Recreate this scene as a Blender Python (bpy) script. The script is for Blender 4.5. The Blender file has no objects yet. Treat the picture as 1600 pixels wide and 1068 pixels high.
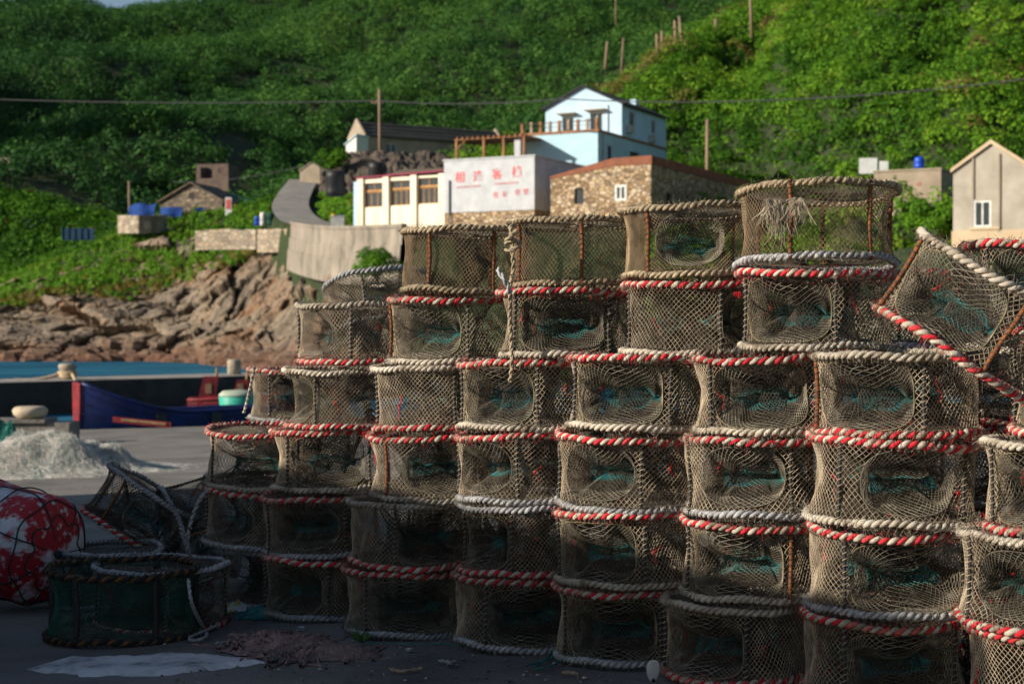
import bpy, math, random
import numpy as np
from mathutils import Vector, Matrix, Euler

random.seed(7)
rng = np.random.default_rng(7)
scene = bpy.context.scene
COL = scene.collection
F, CX, YH, ZC = 2500.0, 800.0, 520.0, 1.178
PI = math.pi


def P(px, py, d):
    return Vector(((px - CX) * d / F, d, ZC - (py - YH) * d / F))


def gz(x, y):
    return .028 * x - .02 * y


def ground_at(px, py):
    y = ZC / ((py - YH) / F + .028 * (px - CX) / F - .02)
    x = (px - CX) * y / F
    return Vector((x, y, gz(x, y)))


# ------------------------------------------------------------------ numpy noise
def _hash(ix, iy, iz, seed):
    h = (ix.astype(np.int64) * 374761393 + iy.astype(np.int64) * 668265263 + iz.astype(np.int64) * 2147483647 + seed * 974711) & 0x7fffffff
    h = ((h ^ (h >> 13)) * 1274126177) & 0x7fffffff
    h = (h ^ (h >> 16)) & 0xffff
    return h / 65535.0


def vnoise(p, seed=0):
    p = np.asarray(p, float)
    i = np.floor(p).astype(np.int64)
    f = p - i
    f = f * f * (3 - 2 * f)
    out = 0
    for dx in (0, 1):
        for dy in (0, 1):
            for dz in (0, 1):
                w = (f[..., 0] if dx else 1 - f[..., 0]) * (f[..., 1] if dy else 1 - f[..., 1]) * (f[..., 2] if dz else 1 - f[..., 2])
                out = out + w * _hash(i[..., 0] + dx, i[..., 1] + dy, i[..., 2] + dz, seed)
    return out


def fbm(p, seed=0, oct=4):
    p = np.asarray(p, float)
    a, s, t = 1.0, 0.0, 0.0
    for k in range(oct):
        s = s + a * vnoise(p * 2.0 ** k, seed + k)
        t += a
        a *= .5
    return s / t


def worley(p, seed=0, facets=False):
    """F1, F2-F1, id value; cell size 1"""
    p = np.asarray(p, float)
    i = np.floor(p).astype(np.int64)
    f1 = np.full(p.shape[:-1], 9.0)
    f2 = np.full(p.shape[:-1], 9.0)
    cid = np.zeros(p.shape[:-1])
    fac = np.zeros(p.shape[:-1])
    for dx in (-1, 0, 1):
        for dy in (-1, 0, 1):
            for dz in (-1, 0, 1):
                c = i + np.array([dx, dy, dz])
                o = np.stack([_hash(c[..., 0], c[..., 1], c[..., 2], seed + k) for k in (11, 23, 37)], -1)
                d = np.linalg.norm(c + o - p, axis=-1)
                v = _hash(c[..., 0], c[..., 1], c[..., 2], seed + 51)
                m = d < f1
                f2 = np.where(m, f1, np.minimum(f2, d))
                cid = np.where(m, v, cid)
                f1 = np.where(m, d, f1)
                # facet: every cell has its own tilted face
                tl = (np.stack([_hash(c[..., 0], c[..., 1], c[..., 2], seed + k) for k in (61, 67, 71)], -1) - .5) * 2
                fac = np.where(m, ((c + o - p) * tl).sum(-1), fac)
    if facets:
        return f1, f2 - f1, cid, fac
    return f1, f2 - f1, cid


# ------------------------------------------------------------------ materials
MATS = {}


def mat(name, c1, c2=None, rough=.85, scale=8., detail=6., bump=0., bscale=None, c3=None, objvar=0., coords='Object', spec=.3, stretch=None, contrast=(.35, .65), metal=0.):
    if name in MATS:
        return MATS[name]
    m = bpy.data.materials.new(name)
    m.use_nodes = True
    nt = m.node_tree
    n, l = nt.nodes, nt.links
    b = n['Principled BSDF']
    b.inputs['Roughness'].default_value = rough
    b.inputs['Specular IOR Level'].default_value = spec
    b.inputs['Metallic'].default_value = metal
    tc = n.new('ShaderNodeTexCoord')
    src = tc.outputs[coords]
    if stretch or objvar:
        mp = n.new('ShaderNodeMapping')
        if stretch:
            mp.inputs['Scale'].default_value = stretch
        l.new(src, mp.inputs['Vector'])
        src = mp.outputs['Vector']
        if objvar:
            oi = n.new('ShaderNodeObjectInfo')
            vm = n.new('ShaderNodeVectorMath')
            vm.operation = 'SCALE'
            vm.inputs[0].default_value = (13, 29, 7)
            l.new(oi.outputs['Random'], vm.inputs['Scale'])
            l.new(vm.outputs['Vector'], mp.inputs['Location'])
    no = n.new('ShaderNodeTexNoise')
    no.inputs['Scale'].default_value = scale
    no.inputs['Detail'].default_value = detail
    no.inputs['Roughness'].default_value = .62
    l.new(src, no.inputs['Vector'])
    cr = n.new('ShaderNodeValToRGB')
    e = cr.color_ramp.elements
    c2 = c2 or tuple(x * .6 for x in c1)
    e[0].position, e[0].color = contrast[0], (*c2, 1)
    e[1].position, e[1].color = contrast[1], (*c1, 1)
    if c3:
        k = e.new(sum(contrast) / 2)
        k.color = (*c3, 1)
    l.new(no.outputs['Fac'], cr.inputs['Fac'])
    out = cr.outputs['Color']
    if objvar:
        hs = n.new('ShaderNodeHueSaturation')
        mr = n.new('ShaderNodeMapRange')
        mr.inputs['To Min'].default_value = 1 - objvar
        mr.inputs['To Max'].default_value = 1 + objvar
        l.new(oi.outputs['Random'], mr.inputs['Value'])
        l.new(mr.outputs['Result'], hs.inputs['Value'])
        l.new(out, hs.inputs['Color'])
        out = hs.outputs['Color']
    l.new(out, b.inputs['Base Color'])
    if bump:
        bn = n.new('ShaderNodeTexNoise')
        bn.inputs['Scale'].default_value = bscale or scale * 4
        bn.inputs['Detail'].default_value = 5
        l.new(src, bn.inputs['Vector'])
        bp = n.new('ShaderNodeBump')
        bp.inputs['Strength'].default_value = 1
        bp.inputs['Distance'].default_value = bump
        l.new(bn.outputs['Fac'], bp.inputs['Height'])
        l.new(bp.outputs['Normal'], b.inputs['Normal'])
    MATS[name] = m
    return m


def stone_mat(name, cols, scale, mortar, bump=.03, squash=(1, 1, 1.6)):
    m = bpy.data.materials.new(name)
    m.use_nodes = True
    n, l = m.node_tree.nodes, m.node_tree.links
    b = n['Principled BSDF']
    b.inputs['Roughness'].default_value = .9
    tc = n.new('ShaderNodeTexCoord')
    mp = n.new('ShaderNodeMapping')
    mp.inputs['Scale'].default_value = squash
    l.new(tc.outputs['Object'], mp.inputs['Vector'])
    vo = n.new('ShaderNodeTexVoronoi')
    vo.inputs['Scale'].default_value = scale
    vo.inputs['Randomness'].default_value = .75
    l.new(mp.outputs['Vector'], vo.inputs['Vector'])
    cr = n.new('ShaderNodeValToRGB')
    cr.color_ramp.interpolation = 'CONSTANT'
    e = cr.color_ramp.elements
    e[0].color = (*cols[0], 1)
    e[1].position = .999
    e[1].color = (*cols[-1], 1)
    for i, c in enumerate(cols[1:], 1):
        k = e.new(i / len(cols))
        k.color = (*c, 1)
    sp = n.new('ShaderNodeSeparateColor')
    l.new(vo.outputs['Color'], sp.inputs['Color'])
    l.new(sp.outputs[0], cr.inputs['Fac'])
    ve = n.new('ShaderNodeTexVoronoi')
    ve.feature = 'DISTANCE_TO_EDGE'
    ve.inputs['Scale'].default_value = scale
    ve.inputs['Randomness'].default_value = .75
    l.new(mp.outputs['Vector'], ve.inputs['Vector'])
    mr = n.new('ShaderNodeMapRange')
    mr.inputs['From Max'].default_value = .09
    l.new(ve.outputs['Distance'], mr.inputs['Value'])
    mx = n.new('ShaderNodeMix')
    mx.data_type = 'RGBA'
    mx.inputs['A'].default_value = (*mortar, 1)
    l.new(mr.outputs['Result'], mx.inputs['Factor'])
    l.new(cr.outputs['Color'], mx.inputs['B'])
    l.new(mx.outputs['Result'], b.inputs['Base Color'])
    bp = n.new('ShaderNodeBump')
    bp.inputs['Distance'].default_value = bump
    l.new(mr.outputs['Result'], bp.inputs['Height'])
    l.new(bp.outputs['Normal'], b.inputs['Normal'])
    return m


def leaf_mat(name, ramp, transl=.3):
    m = bpy.data.materials.new(name)
    m.use_nodes = True
    n, l = m.node_tree.nodes, m.node_tree.links
    b = n['Principled BSDF']
    at = n.new('ShaderNodeAttribute')
    at.attribute_name = 'tint'
    cr = n.new('ShaderNodeValToRGB')
    e = cr.color_ramp.elements
    e[0].color = (*ramp[0], 1)
    e[1].color = (*ramp[-1], 1)
    for i, c in enumerate(ramp[1:-1], 1):
        k = e.new(i / (len(ramp) - 1))
        k.color = (*c, 1)
    l.new(at.outputs['Fac'], cr.inputs['Fac'])
    l.new(cr.outputs['Color'], b.inputs['Base Color'])
    b.inputs['Roughness'].default_value = .7
    b.inputs['Specular IOR Level'].default_value = .2
    tr = n.new('ShaderNodeBsdfTranslucent')
    l.new(cr.outputs['Color'], tr.inputs['Color'])
    mx = n.new('ShaderNodeMixShader')
    mx.inputs['Fac'].default_value = transl
    l.new(b.outputs[0], mx.inputs[1])
    l.new(tr.outputs[0], mx.inputs[2])
    l.new(mx.outputs[0], n['Material Output'].inputs['Surface'])
    return m


# ------------------------------------------------------------------ mesh builder
class MB:
    def __init__(s):
        s.v, s.q, s.p, s.n = [], [], [], 0   # q: (faces array, mat)

    def add(s, v, faces, m=0):
        v = np.asarray(v, float).reshape(-1, 3)
        f = np.asarray(faces, np.int64) + s.n
        s.v.append(v)
        s.q.append((f, m))
        s.n += len(v)
        return s

    def poly(s, pts, m=0):
        return s.add(pts, [list(range(len(pts)))], m)

    def box(s, lo, hi, m=0, T=None):
        x0, y0, z0 = lo
        x1, y1, z1 = hi
        v = [(x0, y0, z0), (x1, y0, z0), (x1, y1, z0), (x0, y1, z0), (x0, y0, z1), (x1, y0, z1), (x1, y1, z1), (x0, y1, z1)]
        if T:
            v = [T(*a) for a in v]
        return s.add(v, [(0, 3, 2, 1), (4, 5, 6, 7), (0, 1, 5, 4), (1, 2, 6, 5), (2, 3, 7, 6), (3, 0, 4, 7)], m)

    def prism(s, pts2, y0, y1, m=0, T=None):
        """extrude an (x,z) outline along y"""
        k = len(pts2)
        v = [(x, y0, z) for x, z in pts2] + [(x, y1, z) for x, z in pts2]
        if T:
            v = [T(*a) for a in v]
        s.add(v, [(i, (i + 1) % k, (i + 1) % k + k, i + k) for i in range(k)], m)
        s.add(v[:k], [list(range(k))[::-1]], m)
        s.add(v[k:], [list(range(k))], m)
        return s

    def tubes(s, Pts, r, ref=None, sides=3, keep=None, closed=False, m=0, caps=False):
        """Pts (S,K,3): S polylines of K points; keep (S,K) points to keep"""
        Pts = np.asarray(Pts, float)
        if Pts.ndim == 2:
            Pts = Pts[None]
        S, K, _ = Pts.shape
        if closed:
            t = np.roll(Pts, -1, 1) - np.roll(Pts, 1, 1)
        else:
            t = np.gradient(Pts, axis=1)
        t /= np.linalg.norm(t, axis=-1, keepdims=True) + 1e-12
        if ref is None:
            ref = np.where(np.abs(t[..., 2:3]) < .9, np.array([0, 0, 1.]), np.array([1., 0, 0]))
        else:
            ref = np.broadcast_to(np.asarray(ref, float), Pts.shape)
        a = np.cross(t, ref)
        a /= np.linalg.norm(a, axis=-1, keepdims=True) + 1e-12
        b = np.cross(a, t)
        r = np.broadcast_to(np.asarray(r, float), (S, K))
        ang = np.arange(sides) * 2 * PI / sides + PI / 2
        V = Pts[:, :, None] + r[:, :, None, None] * (np.cos(ang)[:, None] * a[:, :, None] + np.sin(ang)[:, None] * b[:, :, None])
        idx = np.arange(S * K * sides).reshape(S, K, sides)
        i2 = np.roll(idx, -1, 2)
        if closed:
            A, B, C, D = idx, np.roll(idx, -1, 1), np.roll(i2, -1, 1), i2
            kk = np.ones((S, K), bool) if keep is None else keep & np.roll(keep, -1, 1)
        else:
            A, B, C, D = idx[:, :-1], idx[:, 1:], i2[:, 1:], i2[:, :-1]
            kk = np.ones((S, K - 1), bool) if keep is None else keep[:, :-1] & keep[:, 1:]
        f = np.stack([A, D, C, B], -1)[kk].reshape(-1, 4)
        if len(f):
            s.add(V, f, m)
            if caps and not closed:
                for q in range(S):
                    s.q.append((np.array([idx[q, 0][::-1]]) + s.n - S * K * sides, m))
                    s.q.append((np.array([idx[q, -1]]) + s.n - S * K * sides, m))
        return s

    def lathe(s, prof, seg=16, m=0, T=None, cap=True):
        a = np.arange(seg) * 2 * PI / seg
        v = np.array([[(r * math.cos(t), r * math.sin(t), z) for t in a] for r, z in prof])
        k = len(prof)
        idx = np.arange(k * seg).reshape(k, seg)
        i2 = np.roll(idx, -1, 1)
        f = np.stack([idx[:-1], i2[:-1], i2[1:], idx[1:]], -1).reshape(-1, 4)
        vv = v.reshape(-1, 3)
        if T:
            vv = np.array([T(*p) for p in vv])
        b = s.n
        s.add(vv, f, m)
        if cap:
            s.q.append((np.array([idx[0][::-1]]) + b, m))
            s.q.append((np.array([idx[-1]]) + b, m))
        return s

    def grid(s, V, m=0, closed_u=False):
        V = np.asarray(V, float)
        a, b, _ = V.shape
        idx = np.arange(a * b).reshape(a, b)
        f = np.stack([idx[:-1, :-1], idx[:-1, 1:], idx[1:, 1:], idx[1:, :-1]], -1).reshape(-1, 4)
        return s.add(V, f, m)

    def mesh(s, name, mats, smooth=True, attrs=None):
        me = bpy.data.meshes.new(name)
        V = np.concatenate(s.v)
        loops = np.concatenate([f.reshape(-1) for f, _ in s.q])
        tot = np.concatenate([np.full(len(f), f.shape[1]) for f, _ in s.q])
        mi = np.concatenate([np.full(len(f), m) for f, m in s.q])
        start = np.concatenate([[0], np.cumsum(tot)[:-1]])
        me.vertices.add(len(V))
        me.vertices.foreach_set('co', V.astype(np.float32).ravel())
        me.loops.add(len(loops))
        me.loops.foreach_set('vertex_index', loops.astype(np.int32))
        me.polygons.add(len(tot))
        me.polygons.foreach_set('loop_start', start.astype(np.int32))
        me.polygons.foreach_set('loop_total', tot.astype(np.int32))
        me.polygons.foreach_set('material_index', mi.astype(np.int32))
        me.polygons.foreach_set('use_smooth', np.full(len(tot), smooth))
        for m in (mats if isinstance(mats, (list, tuple)) else [mats]):
            me.materials.append(m)
        for k, a in (attrs or {}).items():
            at = me.attributes.new(k, 'FLOAT', 'POINT')
            at.data.foreach_set('value', np.asarray(a, np.float32))
        me.update(calc_edges=True)
        me.validate()
        return me

    def obj(s, name, mats, parent=None, smooth=True, attrs=None, loc=None):
        o = bpy.data.objects.new(name, s.mesh(name, mats, smooth, attrs))
        COL.objects.link(o)
        if parent:
            o.parent = parent
        if loc is not None:
            o.location = loc
        return o


def tag(o, label, cat, group=None):
    o['label'] = label
    o['category'] = cat
    if group:
        o['group'] = group
    return o


def kind(o, k, label=None):
    o['kind'] = k
    if label:
        o['label'] = label
    return o


def thing(name, label, cat, loc=(0, 0, 0), rotz=0., group=None):
    o = bpy.data.objects.new(name, None)
    o.empty_display_size = .1
    COL.objects.link(o)
    o.location = loc
    o.rotation_euler = (0, 0, rotz)
    return tag(o, label, cat, group)


# ------------------------------------------------------------------ camera, light, sky
cam = bpy.data.cameras.new('camera')
co = bpy.data.objects.new('camera', cam)
COL.objects.link(co)
co.location = (0, 0, ZC)
co.rotation_euler = (PI / 2 - math.atan((534 - YH) / F), 0, 0)
cam.sensor_width = 36
cam.lens = F / 1600 * 36
cam.clip_end = 3000
cam.dof.use_dof = True
cam.dof.focus_distance = 6.0
cam.dof.aperture_fstop = 4.8
scene.camera = co

SUN_EL = math.radians(21)
SD = Vector((-.94 * math.cos(SUN_EL), -.34 * math.cos(SUN_EL), math.sin(SUN_EL))).normalized()
sun = bpy.data.lights.new('sun', 'SUN')
sun.energy = 5.0
sun.angle = math.radians(.5)
sun.color = (1, .895, .74)
so = bpy.data.objects.new('sun', sun)
COL.objects.link(so)
so.rotation_euler = SD.to_track_quat('Z', 'Y').to_euler()

w = bpy.data.worlds.new('World')
scene.world = w
w.use_nodes = True
wn, wl = w.node_tree.nodes, w.node_tree.links
sky = wn.new('ShaderNodeTexSky')
sky.sky_type = 'NISHITA'
sky.sun_disc = False
sky.sun_elevation = SUN_EL
sky.sun_rotation = math.atan2(SD.x, SD.y)
sky.air_density = 1.0
sky.dust_density = .6
wl.new(sky.outputs[0], wn['Background'].inputs['Color'])
wn['Background'].inputs['Strength'].default_value = .065
scene.view_settings.view_transform = 'Standard'
scene.view_settings.look = 'None'
scene.view_settings.exposure = 0.6
scene.view_settings.gamma = 1
scene.cycles.use_denoising = True
scene.cycles.max_bounces = 6
scene.cycles.diffuse_bounces = 3
scene.cycles.use_adaptive_sampling = True
scene.cycles.adaptive_threshold = .015

# ------------------------------------------------------------------ shared materials
M_rope_white = mat('rope_off_white', (.50, .46, .39), (.17, .135, .10), c3=(.42, .37, .30), scale=11, detail=10, bump=.003, bscale=260, objvar=.18)
M_rope_tan = mat('rope_weathered', (.40, .325, .22), (.19, .145, .095), scale=30, bump=.004, bscale=220, objvar=.2)
M_rope_grey = mat('rope_grey_shaded_white', (.40, .40, .40), (.22, .22, .235), scale=36, bump=.003, bscale=260, objvar=.15)  # grey rope; on the hoops it is off-white rope with shade mixed in
M_rope_red = mat('rope_red', (.52, .016, .028), (.36, .16, .13), c3=(.47, .035, .04), scale=11, detail=10, bump=.003, bscale=260, objvar=.25, contrast=(.34, .56))
M_rope_black = mat('rope_black', (.02, .02, .022), (.01, .01, .01), scale=30, bump=.003, bscale=200)
M_rope_orange = mat('rope_orange', (.20, .085, .03), (.05, .03, .02), scale=30, bump=.003, bscale=200)
M_net = mat('net_twine', (.47, .385, .28), (.15, .115, .08), scale=20, objvar=.2, rough=.8)
M_net_mid = mat('net_twine_mid_shade', (.30, .265, .205), (.10, .085, .065), scale=20, objvar=.2, rough=.8)  # funnel mouth twine, darkened one step to suggest shade inside
M_net_shade = mat('net_twine_shade', (.075, .062, .048), (.03, .025, .02), scale=16, objvar=.25, rough=.85)  # dark twine for the added inner net that deepens the shade inside
M_net_old = mat('net_twine_old', (.30, .215, .13), (.10, .075, .045), scale=18, objvar=.2, rough=.85)
M_net_dark = mat('net_twine_dark', (.10, .08, .055), (.035, .028, .02), scale=30, objvar=.2, rough=.8)  # dark twine; on the rear stacks it carries their shade as colour
M_net_teal = mat('net_teal', (.03, .23, .24), (.10, .13, .10), scale=14, objvar=.2, rough=.7)
M_net_green = mat('net_green', (.018, .12, .075), (.008, .025, .02), scale=18, rough=.7)
M_net_in = mat('net_twine_inner_shade', (.15, .13, .095), (.05, .042, .033), scale=22, objvar=.2, rough=.8)  # darker twine for funnels and end nets, interior shade put into colour
M_cord_yellow = mat('cord_yellow', (.36, .30, .15), (.2, .17, .10), scale=40)
M_black = mat('bar_black', (.018, .018, .02), (.035, .033, .03), rough=.55, scale=60)
M_rust = mat('bar_rust', (.26, .085, .025), (.08, .035, .02), scale=50, bump=.004, bscale=120)
M_red_twine = mat('twine_red', (.62, .02, .03), (.45, .015, .02), scale=30)

# ------------------------------------------------------------------ trap meshes
R0, TH, Z0, Z1 = .281, .30, .017, .283


def rope_ring_mesh(name, mats, seed, R=R0, turns=33, rs=.0088, rh=.0070, fuzz=320):
    rg = np.random.default_rng(seed)
    n = turns * 9
    phi = np.arange(n) * 2 * PI / n
    wob = .006 * np.sin(2 * phi + seed) + .003 * np.sin(5 * phi + 2 * seed)
    wz = .005 * np.sin(2 * phi + seed * 1.7) + .003 * np.sin(3 * phi + seed) + .0025 * np.sin(7 * phi)
    mb = MB()
    er = np.stack([np.cos(phi), np.sin(phi), 0 * phi], -1)
    cen = er * (R + wob)[:, None] + np.array([0, 0, 1.]) * wz[:, None]
    for k in range(2):
        a = turns * phi + k * PI + .25 * np.sin(4 * phi + seed)
        p = cen + rh * (np.cos(a)[:, None] * er + np.sin(a)[:, None] * np.array([0, 0, 1.]))
        r = rs * (.96 + .12 * np.sin(11 * phi + seed + k) + .10 * np.sin(29 * phi + 3 * k + seed) + .08 * np.sin(53 * phi + k))
        mb.tubes(p, r * (.93 if k == 0 else 1.04), sides=6, closed=True, m=k)
    # fuzz fibres standing off the rope
    q = rg.random(fuzz) * 2 * PI
    base = np.stack([np.cos(q), np.sin(q), 0 * q], -1)
    ang = rg.random(fuzz) * 2 * PI
    d = np.cos(ang)[:, None] * base + np.sin(ang)[:, None] * np.array([0, 0, 1.])
    st = base * R + d * .012
    ln = rg.uniform(.006, .022, fuzz)[:, None]
    j = rg.normal(0, .006, (fuzz, 3))
    pts = np.stack([st, st + d * ln * .6 + j * .5, st + d * ln * .8 + j * 1.6], 1)
    mb.tubes(pts, .0005, sides=3, m=0)
    return mb.mesh(name, mats)


def surf_params(seed):
    rg = np.random.default_rng(seed)
    return rg.random(8) * 6.28, rg.uniform(.6, 1.2, 8)


def net_radius(th, z, seed, waist=.016, sag=.02):
    ph, am = surf_params(seed)
    u = (z - Z0) / (Z1 - Z0)
    s = np.sin(PI * u)
    # hold out at the four bars (+-45, +-135 deg from the funnel axis)
    hold = .5 - .5 * np.cos(4 * (th - PI / 4))     # 0 at bars, 1 between
    r = R0 - .002 - waist * s * .6 - sag * s * hold * .8
    r = r + s * (.007 * am[0] * np.sin(3 * th + ph[0] + 3 * u) + .005 * am[1] * np.sin(7 * th + ph[1] - 5 * u) + .004 * am[2] * np.sin(12 * th + ph[2]))
    return r


# funnel rim per style: half angle, half height, centre height, squareness, sideways shift
FSH = [(.72, .118, .150, 3.4, .0), (.62, .108, .158, 2.5, .08), (.74, .114, .144, 4.2, -.03), (.54, .106, .150, 2.3, -.14)]


def funnel_e(th, z, sh):
    """<1 inside the nearest funnel rim"""
    fa, fb, fz, ex, off = sh
    out = np.full(np.shape(th), 99.)
    for c in (off, PI + off):
        dth = (th - c + PI) % (2 * PI) - PI
        out = np.minimum(out, ((np.abs(dth) / fa) ** ex + (np.abs(z - fz) / fb) ** ex) ** (1 / ex))
    return out


def xyz(th, r, z):
    # local angle 0 faces -Y, positive towards +X
    return np.stack([r * np.sin(th), -r * np.cos(th), z], -1)


def side_net_mesh(name, mats, seed, N=84, K=24, funnels=True, r=.0014, tear=0., sh=None):
    mb = MB()
    ph, am = surf_params(seed + 5)
    for sg in (1, -1):
        i = np.arange(N)[:, None]
        k = np.arange(K + 1)[None, :]
        th = 2 * PI * i / N + sg * k * (PI / N)
        u = k / K + 0 * th
        z = Z0 + (Z1 - Z0) * u
        th2 = th + (.025 * np.sin(5 * th + ph[0] + 4 * u) + .02 * np.sin(9 * th - 6 * u + ph[1])) * np.sin(PI * u)
        z2 = z + (.006 * np.sin(4 * th + ph[2] + 2 * u) + .004 * np.sin(11 * th + ph[3])) * np.sin(PI * u)
        rr = net_radius(th2, z2, seed)
        keep = np.ones(th.shape, bool)
        if funnels:
            # gathered in towards the funnel rim
            e = funnel_e(th2, z2, sh)
            rr = rr - .012 * np.exp(-((e - 1) / .22) ** 2)
            keep = e >= 1
        if tear:
            hole = np.zeros(th.shape)
            for q in range(3):
                hole = np.maximum(hole, np.exp(-(((th2 - ph[q] + PI) % (2 * PI) - PI) / .22) ** 2 - ((z2 - .1 - .03 * q) / .04) ** 2))
            keep &= hole < 1 - tear
        p = xyz(th2, rr, z2)
        ref = xyz(th2, np.ones_like(th2), 0 * th2)
        mb.tubes(p, r, ref=ref, keep=keep, m=0)
    # lashing where net meets the hoops
    for zz, s in ((Z0, 1), (Z1, -1)):
        n = 84
        a = np.arange(n * 4) * 2 * PI / (n * 4)
        b = a * n
        p = xyz(a, R0 + .019 * np.cos(b), zz + .019 * np.sin(b))
        mb.tubes(p, .0012, closed=True, m=0)
    return mb.mesh(name, mats)


def funnel_mesh(name, mats, seed, sh, N=48, K=20, slit=.085, depth=.225):
    FA, FB, FZ, EX, OFF = sh
    rg = np.random.default_rng(seed)
    mb = MB()
    ph, _ = surf_params(seed)
    V = lambda u, v: None

    def surf(u, v):
        cu, su = np.cos(u), np.sin(u)
        e = 2 / EX
        th = OFF + FA * np.sign(cu) * np.abs(cu) ** e
        zz = FZ + FB * np.sign(su) * np.abs(su) ** e
        rim = xyz(th, net_radius(th, zz, seed) - .010, zz)
        tip = np.stack([slit * cu, -(R0 - depth) + 0 * u, FZ - .008 + .007 * su], -1)
        w = v[..., None]
        wz = 1 - (1 - v) ** 1.5
        p = rim * (1 - w) + tip * w
        p[..., 2] = rim[..., 2] * (1 - wz) + tip[..., 2] * wz
        s = np.sin(PI * v)
        p[..., 2] += s * (.010 * np.sin(3 * u + ph[1]) + .006 * np.sin(7 * u + ph[2] + 4 * v)) - .012 * s
        p[..., 0] += s * (.010 * np.sin(2 * u + ph[3]) + .006 * np.sin(6 * u + ph[4]))
        return p
    for sg in (1, -1):
        i = np.arange(N)[:, None]
        k = np.arange(K + 1)[None, :]
        u = 2 * PI * i / N + sg * k * (PI / N)
        v = k / K + 0 * u
        p = surf(u, v)
        k1, k2 = 5, 12
        mb.tubes(p[:, :k1 + 1], .0013, ref=(0.3, 1, .2), m=3)
        mb.tubes(p[:, k1:k2 + 1], .0012, ref=(0.3, 1, .2), m=0)
        mb.tubes(p[:, k2:], .0012, ref=(.3, 1, .2), m=1)
    a = np.arange(90) * 2 * PI / 90
    mb.tubes(surf(a, 0 * a), .0011, closed=True, m=2 if seed % 2 else 3)
    return mb.mesh(name, mats)


def end_net_mesh(name, mats, seed, sag=.012, N=64, K=15, r=.0013):
    mb = MB()
    ph, _ = surf_params(seed)
    for sg in (1, -1):
        i = np.arange(N)[:, None]
        k = np.arange(K + 1)[None, :]
        th = 2 * PI * i / N + sg * k * (PI / N)
        rr = R0 * np.exp(-k * .125) + 0 * th
        rr = rr * (1 + .05 * np.sin(3 * th + ph[0]) * (1 - rr / R0))
        z = -sag * (1 - (rr / R0) ** 2) + .004 * np.sin(5 * th + ph[1] + 20 * rr) * (1 - rr / R0)
        mb.tubes(xyz(th, rr, z), r, ref=(0, 0, 1), m=0)
    return mb.mesh(name, mats)


def shade_net_mesh(name, mats, seed, R=.17, N=60, K=22):  # dark inner net added so the trap interior looks shaded
    mb = MB()
    ph, _ = surf_params(seed)
    for sg in (1, -1):
        i = np.arange(N)[:, None]
        k = np.arange(K + 1)[None, :]
        th = 2 * PI * i / N + sg * k * (PI / N)
        u = k / K + 0 * th
        z = .03 + .235 * u
        rr = R * (1 - .35 * np.sin(PI * u)) * (1 + .16 * np.sin(2 * th + ph[0]) + .10 * np.sin(5 * th + ph[1] + 4 * u))
        mb.tubes(xyz(th, rr, z), .0015, ref=xyz(th, 1 + 0 * th, 0 * th), m=0)
    return mb.mesh(name, mats)


def bar_mesh(name, mats, rad, lace=13, seed=0):
    mb = MB()
    z = np.linspace(.006, .294, 8)
    w = .002 * np.sin(z * 30 + seed)
    mb.tubes(np.stack([w, -R0 + .006 * np.sin(PI * (z - .006) / .288) + 0 * z, z], -1), rad, sides=8, m=0, caps=True)
    t = np.linspace(0, 1, lace * 8)
    a = t * lace * 2 * PI
    zz = .01 + .28 * t
    mb.tubes(np.stack([(rad + .002) * np.cos(a), -R0 + .006 * np.sin(PI * t) + (rad + .002) * np.sin(a), zz], -1), .0017, sides=4, m=1)
    return mb.mesh(name, mats)


def tie_mesh(name, seed):
    rg = np.random.default_rng(seed)
    mb = MB()
    th = rg.uniform(.8, 1.5) * rg.choice([-1, 1])
    r0 = R0 - rg.uniform(.012, .07)
    p = [xyz(np.array(th), np.array(r0), np.array(rg.uniform(.12, .26)))]
    for k in range(9):
        p.append(p[-1] + rg.normal(0, .006, 3) + np.array([0, 0, -.009]))
    p = np.array(p)
    p[:, 2] = np.maximum(p[:, 2], .025)
    mb.tubes(p, [.0016, .0018, .0018, .0045, .0055, .003, .0018, .0018, .0016, .001], sides=5)
    return mb.mesh(name, [M_red_twine])


ROPES = {'red': [M_rope_red, M_rope_white], 'white': [M_rope_white, M_rope_white], 'tan': [M_rope_tan, M_rope_tan],
         'grey': [M_rope_grey, M_rope_grey], 'orange': [M_rope_orange, M_rope_black]}
RING = {k: [rope_ring_mesh('rope_hoop_' + k, v, s) for s in (1, 2, 3, 4, 6)] for k, v in ROPES.items()}
NET = [side_net_mesh('side_net', [M_net], 11 + k, N=(84, 80, 88, 92)[k], sh=FSH[k]) for k in range(4)]
NETO = [side_net_mesh('side_net', [M_net_old], 11 + k, N=112, K=34, r=.0012, sh=FSH[k]) for k in range(4)]
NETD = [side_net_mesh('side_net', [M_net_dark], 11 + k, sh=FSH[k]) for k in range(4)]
NETP = [side_net_mesh('side_net', [M_net_old], s, N=96, funnels=False, tear=.12) for s in (21, 22)]
NETG = [side_net_mesh('side_net', [M_net_green], 41, N=110, K=30, funnels=False)]
FUN = [funnel_mesh('entrance_funnel', [M_net_in, M_net_teal, M_cord_yellow, M_net_mid], 11 + k, FSH[k]) for k in range(4)]
ENDN = [end_net_mesh('end_net', [M_net_in], s) for s in (51, 52)]
SHADE_NET = [shade_net_mesh('inner_shade_net', [M_net_shade], s) for s in (71, 72, 73)]
BAR = {'black': [bar_mesh('bar_black', [M_black, M_net], .006, seed=s) for s in (0, 1)],
       'rust': [bar_mesh('bar_rust', [M_rust, M_net_dark], .0075, seed=s) for s in (2, 3)],
       'bare': [bar_mesh('bar_bare', [M_black, M_black], .011, seed=4)]}
TIE = [tie_mesh('red_tie', s) for s in range(61, 66)]


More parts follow.
